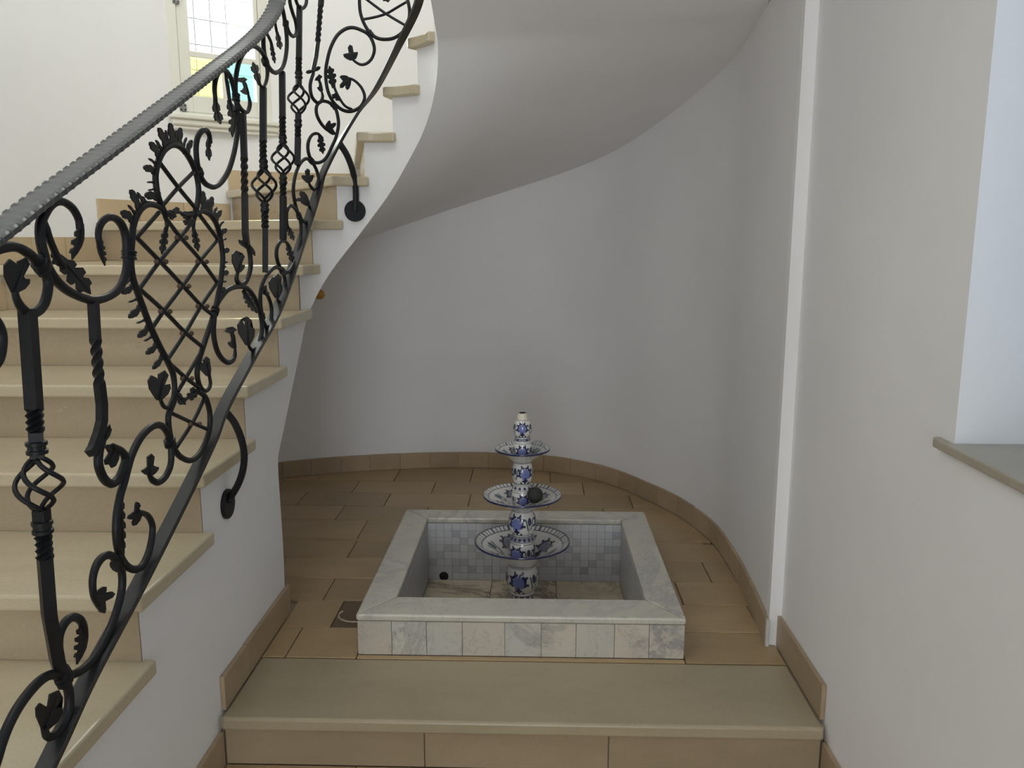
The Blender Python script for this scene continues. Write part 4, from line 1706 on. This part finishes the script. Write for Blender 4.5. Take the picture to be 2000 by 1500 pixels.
# ------------------------------------------------------------------ marble basin
basin = empty('fountain_basin', ((BX0 + BX1) / 2, (BY0 + BY1) / 2, P))
tag(basin, 'square low marble basin with mitred rim set into the niche floor', 'basin')
RZ = P + .132                  # rim top
RT_ = .022                     # rim slab thickness
IX0, IX1, IY0, IY1 = -.436, .347, 2.427, 3.165
BZ = at_y(1000, 1136, IY1 - .012).z          # basin floor
LZ = RZ - RT_
rimq = [
    ([(BX0, BY0), (BX1, BY0), (IX1, IY0), (IX0, IY0)]),
    ([(BX1, BY0), (BX1, BY1), (IX1, IY1), (IX1, IY0)]),
    ([(BX1, BY1), (BX0, BY1), (IX0, IY1), (IX1, IY1)]),
    ([(BX0, BY1), (BX0, BY0), (IX0, IY0), (IX0, IY1)]),
]
cx_, cy_ = (BX0 + BX1) / 2, (BY0 + BY1) / 2
for q in rimq:
    mx, my = sum(p[0] for p in q) / 4, sum(p[1] for p in q) / 4
    # hairline mitre joint
    q2 = []
    for (x, y) in q:
        vx, vy = mx - x, my - y
        l_ = sqrt(vx * vx + vy * vy)
        q2.append((x + vx / l_ * .0012, y + vy / l_ * .0012))
    obj('rim_slab', prism_bm(q2, LZ, RZ, .006, 3), M['rim'], basin)
FY0 = BY0 + .003              # face of the front tiles
TT = .012
fx = [at_y(x, 1245, FY0).x for x in (698, 765, 833, 903, 986, 1057, 1125, 1200, 1268, 1337)]
fx[0], fx[-1] = BX0 + .003, BX1 - .003
for a, c in zip(fx, fx[1:]):
    obj('tile', box_bm(a + .0006, c - .0006, FY0, FY0 + TT, P + .0008, LZ - .0008, .0008), M['tile'], basin)
for xa, xb in ((BX0 + .003, BX0 + .003 + TT), (BX1 - .003 - TT, BX1 - .003)):
    n_ = 8
    for k in range(n_):
        ya, yb_ = FY0 + TT + .001 + (BY1 - .004 - FY0 - TT) * k / n_, FY0 + TT + .001 + (BY1 - .004 - FY0 - TT) * (k + 1) / n_
        obj('tile', box_bm(xa, xb, ya + .0006, yb_ - .0006, P + .0008, LZ - .0008, .0008), M['tile'], basin)
for k in range(8):
    xa, xb = BX0 + .016 + (BX1 - BX0 - .032) * k / 8, BX0 + .016 + (BX1 - BX0 - .032) * (k + 1) / 8
    obj('tile', box_bm(xa + .0006, xb - .0006, BY1 - .003 - TT, BY1 - .003, P + .0008, LZ - .0008, .0008), M['tile'], basin)
# masonry core of the basin walls and its floor
b = bmesh.new()
cz0 = BZ - .05
ox0, ox1, oy0, oy1 = BX0 + .0155, BX1 - .0155, FY0 + TT + .0005, BY1 - .0155
ix0, ix1, iy0, iy1 = IX0 - .012, IX1 + .012, IY0 - .012, IY1 + .012
box_bm(ox0, ox1, oy0, iy0, cz0, LZ - .0005, bm=b)
box_bm(ox0, ox1, iy1, oy1, cz0, LZ - .0005, bm=b)
box_bm(ox0, ix0, iy0, iy1, cz0, LZ - .0005, bm=b)
box_bm(ix1, ox1, iy0, iy1, cz0, LZ - .0005, bm=b)
box_bm(ix0, ix1, iy0, iy1, cz0, BZ - .012, bm=b)
obj('core', b, M['whitegrout'], basin)
for k in range(3):
    for j in range(3):
        xa, xb = IX0 + (IX1 - IX0) * k / 3, IX0 + (IX1 - IX0) * (k + 1) / 3
        ya, yb_ = IY0 + (IY1 - IY0) * j / 3, IY0 + (IY1 - IY0) * (j + 1) / 3
        obj('floor_slab', box_bm(xa + .0008, xb - .0008, ya + .0008, yb_ - .0008, BZ - .012, BZ, .001), M['bed'], basin)
# lining of small mosaic squares, three panels of eight columns on the back
rg = random.Random(11)
dark = {(0, 5), (3, 1), (3, 3), (3, 5), (5, 1), (5, 3), (5, 6), (1, 4), (6, 4), (6, 2), (4, 5), (4, 2), (7, 6), (3, 6), (2, 3)}
px_l = at_y(961, 1060, IY1).x
px_r = at_y(1087, 1060, IY1).x
panels = [(IX0, px_l), (px_l, px_r), (px_r, IX1)]
me_cache = {}
nrow = 8
hx = at_y(867, 1125, IY1)
for pi_, (xa, xb) in enumerate(panels):
    w = (xb - xa) / 8
    for k in range(8):
        for j in range(nrow):
            h = (LZ - BZ) / nrow
            x0, x1 = xa + w * k, xa + w * (k + 1)
            z0, z1 = BZ + h * j, BZ + h * (j + 1)
            if (x0 + x1) / 2 - w * .6 < hx.x < (x0 + x1) / 2 + w * .6 and z0 - .004 < hx.z < z1 + .004:
                continue
            gap = .00035
            ga = .0012 if k == 0 and pi_ else gap
            kk = (k + pi_ * 2) % 8 if pi_ else k
            isd = ((kk, nrow - 1 - j) in dark) if pi_ != 1 else ((kk, nrow - 1 - j) in dark and rg.random() < .9)
            t = obj('mosaic_tile', box_bm(x0 + ga, x1 - gap, IY1, IY1 + .0115, z0 + gap, z1 - gap), M['mos_b'] if isd else M['mos_a'], basin)
# drain ring, tiles cut round it; flat black disc stands for its dark hole
pipe = []
vs, fs = [], []
n_ = 20
for r_, yy in ((.019, IY1 - .0015), (.0150, IY1 - .0015), (.0145, IY1 - .0003)):
    for k in range(n_):
        a = 2 * pi * k / n_
        vs.append(Vector((hx.x + r_ * cos(a), yy, hx.z + r_ * sin(a))))
for q in range(2):
    for k in range(n_):
        fs.append((q * n_ + k, q * n_ + (k + 1) % n_, (q + 1) * n_ + (k + 1) % n_, (q + 1) * n_ + k))
fs.append(tuple(range(2 * n_, 3 * n_)))
obj('drain_hole_disc', (vs, fs), M['black'], basin, smooth=True, angle=40, label='round drain outlet, its dark hole a flat black disc')
obj('patch', box_bm(hx.x - .034, hx.x + .034, IY1 + .0005, IY1 + .0112, hx.z - .034, hx.z + .034), M['mos_a'], basin)
for nm, xa, xb in (('l', IX0 - .0115, IX0), ('r', IX1, IX1 + .0115)):
    b = bmesh.new()
    n_ = 23
    for k in range(n_):
        for j in range(8):
            ya, yb_ = IY0 + (IY1 - IY0) * k / n_, IY0 + (IY1 - IY0) * (k + 1) / n_
            z0, z1 = BZ + (LZ - BZ) * j / 8, BZ + (LZ - BZ) * (j + 1) / 8
            box_bm(xa, xb, ya + .0005, yb_ - .0005, z0 + .0005, z1 - .0005, bm=b)
    o = obj('side_lining', b, M['mos_s'], basin, kind='stuff')
b = bmesh.new()
for k in range(23):
    for j in range(8):
        xa, xb = IX0 + (IX1 - IX0) * k / 23, IX0 + (IX1 - IX0) * (k + 1) / 23
        z0, z1 = BZ + (LZ - BZ) * j / 8, BZ + (LZ - BZ) * (j + 1) / 8
        box_bm(xa + .0005, xb - .0005, IY0 - .0115, IY0, z0 + .0005, z1 - .0005, bm=b)
obj('side_lining', b, M['mos_s'], basin, kind='stuff')

# ------------------------------------------------------------------ three-tiered painted pottery fountain
FX_ = at_y(1020, 1050, 2.84).x
FYc = 2.84
fount = empty('tiered_fountain', (FX_, FYc, BZ))
tag(fount, 'three-tiered white pottery fountain painted with blue flowers, standing in the basin', 'fountain')


def zf(y):
    return at_y(1020, y, FYc).z


def rf(px, y):
    p = at_y(1020, y, FYc)
    q = at_y(1020 + px, y, FYc)
    return (q - p).length


WHITE = (.66, .655, .64)
NAVY = (.018, .022, .085)
LAV = (.155, .185, .43)
BLK = (.03, .035, .05)
GRN = (.015, .085, .095)
GREY = (.24, .25, .29)


def lathe(name, prof, paint_fn, seg=96, sub=1, parent=None, label=None, smooth_prof=True):
    """prof = [(r, z, tag)]; paint_fn(theta, s, r, z) with s the running length along the profile"""
    pr = []
    for (a, c) in zip(prof, prof[1:]):
        for k in range(sub):
            f = k / sub
            pr.append((a[0] + (c[0] - a[0]) * f, a[1] + (c[1] - a[1]) * f))
    pr.append(prof[-1][:2])
    s = [0]
    for a, c in zip(pr, pr[1:]):
        s.append(s[-1] + sqrt((a[0] - c[0]) ** 2 + (a[1] - c[1]) ** 2))
    vs, cols_ = [], []
    for k, (r, z) in enumerate(pr):
        for j in range(seg):
            a = 2 * pi * j / seg
            vs.append(Vector((FX_ + r * cos(a), FYc + r * sin(a), z)))
            cols_.append(paint_fn(a, s[k] / s[-1], r, z))
    fs = []
    for k in range(len(pr) - 1):
        for j in range(seg):
            fs.append((k * seg + j, k * seg + (j + 1) % seg, (k + 1) * seg + (j + 1) % seg, (k + 1) * seg + j))
    o = obj(name, (vs, fs), M['pottery'], parent or fount, smooth=True, angle=55, label=label)
    at = o.data.color_attributes.new('glaze', 'FLOAT_COLOR', 'POINT')
    flat = []
    for c in cols_:
        flat += [c[0], c[1], c[2], 1.0]
    at.data.foreach_set('color', flat)
    return o


def wrap(a):
    while a > pi:
        a -= 2 * pi
    while a < -pi:
        a += 2 * pi
    return a


def flower(x, y, s, petal=LAV, edge=NAVY):
    """big bloom: lavender heart fringed with navy toothed leaves; x, y from its centre, s its size"""
    x, y = x / s, y / s
    r = sqrt(x * x + y * y)
    a = atan2(y, x)
    # fringe leaves
    for t in (-12, 28, 62, 118, 152, 192):
        lx, ly = .66 * cos(radians(t)), .66 * sin(radians(t)) + .04
        dx_, dy_ = x - lx, y - ly
        rr = sqrt(dx_ * dx_ + dy_ * dy_)
        aa = atan2(dy_, dx_) - radians(t)
        if rr < .205 * (1 + .42 * cos(3 * aa)):
            return edge
    lx, ly = 0, -.66
    dx_, dy_ = x - lx, y - ly
    rr = sqrt(dx_ * dx_ + dy_ * dy_)
    if rr < .27 * (1 + .28 * cos(4 * atan2(dy_, dx_))):
        return edge
    if r < .53 * (1 + .10 * cos(9 * a)):
        return petal
    # two curved stem leaves below
    if abs(abs(x) - .42 - .25 * (y + 1.05)) < .11 and -1.12 < y < -.78:
        return BLK
    return None


def sprig(x, y, s, tip=GRN):
    """small tulip with dark strokes"""
    x, y = x / s, y / s
    if (x / .26) ** 2 + ((y - .45) / .42) ** 2 < 1:
        return tip
    for k in (-1, 1):
        if abs(x - k * (.30 + .25 * y)) < .075 and -.5 < y < .75:
            return BLK
    if abs(x) < .05 and -1 < y < .1:
        return GREY
    return None


def ball_paint(R, H, off, nfl=4, size=.42, v0=.5, topband=.93, botband=.08):
    def f(a, s, r, z):
        if s < botband or s > topband:
            e = botband - s if s < botband else s - topband
            return BLK if e < .025 else WHITE
        v = (s - v0) * H
        for k in range(nfl):
            da = wrap(a - off - 2 * pi * k / nfl)
            c = flower(da * R, v, size * H)
            if c:
                return c
            db = wrap(a - off - 2 * pi * (k + .5) / nfl)
            c = sprig(db * R, v + .05 * H, .34 * H, (.05, .06, .10))
            if c:
                return c
        return WHITE
    return f


def band_paint(n, lo=.2, hi=.8, bg=GREY):
    def f(a, s, r, z):
        if s < lo or s > hi:
            return BLK if abs(s - lo) < .06 or abs(s - hi) < .06 else WHITE
        u = (a * n / (2 * pi)) % 1.0
        v = (s - lo) / (hi - lo)
        if (u - .5) ** 2 / .07 + (v - .5) ** 2 / .12 < 1:
            return NAVY
        return bg
    return f


def ogee_paint(a, s, r, z):
    if s > .88:
        return WHITE if s > .93 else BLK
    u = (a * 12 / (2 * pi)) % 1.0 - .5
    v = s / .88
    e = .42 * (1 - v) ** .7 + .05
    if abs(abs(u) - e) < .07:
        return WHITE
    if abs(u) < e * .55 and v < .8:
        return NAVY
    return GREY if abs(u) < e else (.10, .11, .17)


def profile_ball(y_top, y_bot, hw, r_top, r_bot, n=22):
    zt, zb = zf(y_top), zf(y_bot)
    R = rf(hw, (y_top + y_bot) / 2) * 1.03
    rt, rb = rf(r_top, y_top), rf(r_bot, y_bot)
    out = []
    at_ = math.asin(min(1, rt / R))
    ab = math.asin(min(1, rb / R))
    # angles measured from the poles
    for k in range(n + 1):
        f = k / n
        ang = (pi - ab) + (at_ - (pi - ab)) * f
        z0_, z1_ = cos(pi - ab), cos(at_)
        zz = zb + (zt - zb) * (cos(ang) - z0_) / (z1_ - z0_)
        out.append((R * sin(ang), zz))
    return out, R, zt - zb


FRONT = -pi / 2
# foot
zb0 = BZ
ft = [(rf(27, 1180), zb0), (rf(27, 1180), zb0 + .01), (rf(24, 1175), zb0 + .05), (rf(23, 1165), (zb0 + zf(1154)) / 2), (rf(22.5, 1156), zf(1157)), (rf(24, 1155), zf(1155)), (rf(22, 1152), zf(1152))]
lathe('foot', ft, lambda a, s, r, z: ogee_paint(a, min(1, max(0, (z - zf(1190)) / (zf(1152) - zf(1190)))), r, z), sub=8, seg=144)


def tier(y_rim, hw_rim, y_neck_bot, hw_neck, depth_px, lip, seg, n_tick, fl_n, fl_size, off):
    """wide bowl: outside from the neck up to the rim, over the lip and down inside"""
    zr, zn = zf(y_rim), zf(y_neck_bot)
    R, rn = rf(hw_rim, y_rim), rf(hw_neck, y_neck_bot)
    t = .006
    out = [(rn * .9, zn - .004), (rn, zn)]
    H = zr - zn
    N = 14
    for k in range(1, N + 1):
        f = k / N
        out.append((rn + (R - rn) * f, zn + H * (f ** .74)))
    o1 = list(out)
    rim = [(R + .0015, zr + .001), (R + .002, zr + .004), (R + .0005, zr + .0065), (R - .003, zr + .0065)]
    ins = []
    N2 = 34
    for k in range(1, N2 + 1):
        f = 1 - k / N2
        rr = max(rn * .5, (rn + (R - .004 - rn) * f))
        ins.append((rr if f > 0 else rn * .5, zn + .008 + (H - .003) * (f ** .74)))
    prof = o1 + rim + ins
    zin = zn + .008

    def pf(a, s, r, z):
        return WHITE
    pr = [(r, z) for r, z in prof]
    # paint by index: outside plain, lip navy, inside painted
    state = {'i': -1}
    nout, nrim = len(o1), len(rim)
    vs, cols_, fs = [], [], []
    for k, (r, z) in enumerate(pr):
        for j in range(seg):
            a = 2 * pi * j / seg
            vs.append(Vector((FX_ + r * cos(a), FYc + r * sin(a), z)))
            if k < nout - 1:
                c = (.60, .575, .54)
                if k < 3:
                    c = GREY if k == 2 else c
            elif k < nout + nrim - 1:
                c = NAVY
            else:
                q = r / R
                c = WHITE
                if q > .85:
                    u = (a * n_tick / (2 * pi)) % 1.0
                    c = (.055, .06, .10) if u < .28 else WHITE
                    if q < .87 or q > .98:
                        c = (.05, .055, .10)
                elif q < .83:
                    for m in range(fl_n):
                        ac = off + 2 * pi * m / fl_n
                        x = wrap(a - ac) * r
                        y = r - R * .55
                        if m % 2 == 0:
                            c2 = flower(x, y, R * fl_size, (.20, .21, .28), (.035, .04, .075))
                        else:
                            c2 = sprig(x, y, R * fl_size * 1.0, GRN)
                        if c2:
                            c = c2
                            break
            cols_.append(c)
    for k in range(len(pr) - 1):
        for j in range(seg):
            fs.append((k * seg + j, k * seg + (j + 1) % seg, (k + 1) * seg + (j + 1) % seg, (k + 1) * seg + j))
    fs.append(tuple(range(seg))[::-1])
    fs.append(tuple(range((len(pr) - 1) * seg, len(pr) * seg)))
    o = obj('bowl', (vs, fs), M['pottery'], fount, smooth=True, angle=55)
    at = o.data.color_attributes.new('glaze', 'FLOAT_COLOR', 'POINT')
    flat = []
    for c in cols_:
        flat += [c[0], c[1], c[2], 1.0]
    at.data.foreach_set('color', flat)
    return R, zr, zn, rn


def ball(y_top, y_bot, hw, rt, rb, off, **kw):
    pr, R, H = profile_ball(y_top, y_bot, hw, rt, rb)
    return lathe('ball', pr, ball_paint(R, H, off, **kw), sub=2, seg=144)


def ring_(y_top, y_bot, hws, n=14, lo=.2, hi=.8, bg=GREY):
    zt, zb = zf(y_top), zf(y_bot)
    k_ = len(hws) - 1
    pr = [(rf(h, y_bot), zb + (zt - zb) * i / k_) for i, h in enumerate(hws)]
    return lathe('collar', pr, band_paint(n, lo, hi, bg), sub=5, seg=120)


# bottom ball and lowest bowl
ball(1101, 1154, 31.5, 22, 20, FRONT - .22, nfl=3, size=.42)
tier(1058, 92.5, 1103.5, 26, 0, 0, 240, 56, 8, .25, FRONT + .55)
# cup standing in the lowest bowl, its grey collar, then the second ball
pr, R, H = profile_ball(1054, 1101, 24.5, 22, 20)
lathe('cup', pr, ball_paint(R, H, FRONT - .5, 3, .42), sub=2, seg=120)
ring_(1041.5, 1054, [25.5, 26, 24.5, 21, 19], 16, .15, .85)
ball(993, 1042, 26, 17, 17.5, FRONT - .45, nfl=3, size=.42)
# middle bowl
tier(968, 76, 994, 21, 0, 0, 216, 50, 8, .25, FRONT + .5)
pr, R, H = profile_ball(956, 992, 20.5, 19, 17)
lathe('cup', pr, ball_paint(R, H, FRONT + .1, 3, .42), sub=2, seg=120)
ring_(943.5, 956, [20.5, 20.5, 19, 17.5, 16], 12, .2, .8, (.5, .5, .5))
ball(900, 944, 20.5, 14, 14, FRONT + .3, nfl=3, size=.42)
# top bowl
tier(878, 53, 903, 17, 0, 0, 192, 44, 8, .25, FRONT + .6)
pr, R, H = profile_ball(861, 898, 18.5, 16, 14)
lathe('cup', pr, ball_paint(R, H, FRONT, 3, .42), sub=2, seg=120)
ring_(852.5, 861, [16, 15.5, 15, 15, 14.5], 10, .2, .8)
ball(818, 853, 18, 10.5, 12.5, FRONT, nfl=3, size=.42)
zt = zf(806.5)
z1 = zf(818)
npf = [(rf(11.5, 818), z1), (rf(10.5, 815), z1 + (zt - z1) * .4), (rf(8.5, 810), z1 + (zt - z1) * .92), (rf(7.5, 807), zt), (rf(5, 807), zt - .001), (rf(4.5, 807), zt - .012), (.0005, zt - .012)]
vs, fs = tube_data([Vector((FX_, FYc, z)) for r, z in npf], [r for r, z in npf], 28)
obj('nozzle', (vs, fs), M['nozzle'], fount, smooth=True, angle=40)
tp = [(rf(7.6, 807), zt - .0005), (rf(7.2, 807), zt + .0012), (rf(5.2, 807), zt + .0012), (rf(5, 807), zt - .0005)]
obj('nozzle_ring', tube_data([Vector((FX_, FYc, z)) for r, z in tp], [r for r, z in tp], 24), M['rivet'], fount, smooth=True, angle=40)

# dark round ball lying in the middle dish
db_r = rf(15.5, 968)
dbc = at_y(1045, 967, FYc - rf(30, 968) * .85)
vs, fs = ball_data(dbc, db_r, 28, 18)
rr_ = random.Random(5)
vs = [dbc + (v - dbc) * (1 + rr_.uniform(-.012, .012)) for v in vs]
tag(obj('dark_ball', (vs, fs), M['dark'], smooth=True), 'dark round rough ball lying in the middle dish of the fountain', 'ball')
# clear glass dome lying in the top dish
gr = rf(17, 872)
gc = at_y(1049, 877, FYc + rf(4, 872))
gp = []
for k in range(10):
    a = pi / 2 * k / 9
    gp.append((gr * cos(a), gr * 1.05 * sin(a)))
outer = [(max(r, .0008), z) for r, z in gp]
inner_ = [(max(r - .0016, .0006), max(0, z - .0016)) for r, z in gp][::-1]
ax = Vector((.35, -.15, .92)).normalized()
pr = outer + inner_
vs, fs = tube_data([gc + ax * z for r, z in pr], [r for r, z in pr], 28)
tag(obj('glass_cup', (vs, fs), M['clear'], smooth=True, angle=60), 'small clear glass cup lying upside down in the top dish of the fountain', 'cup')
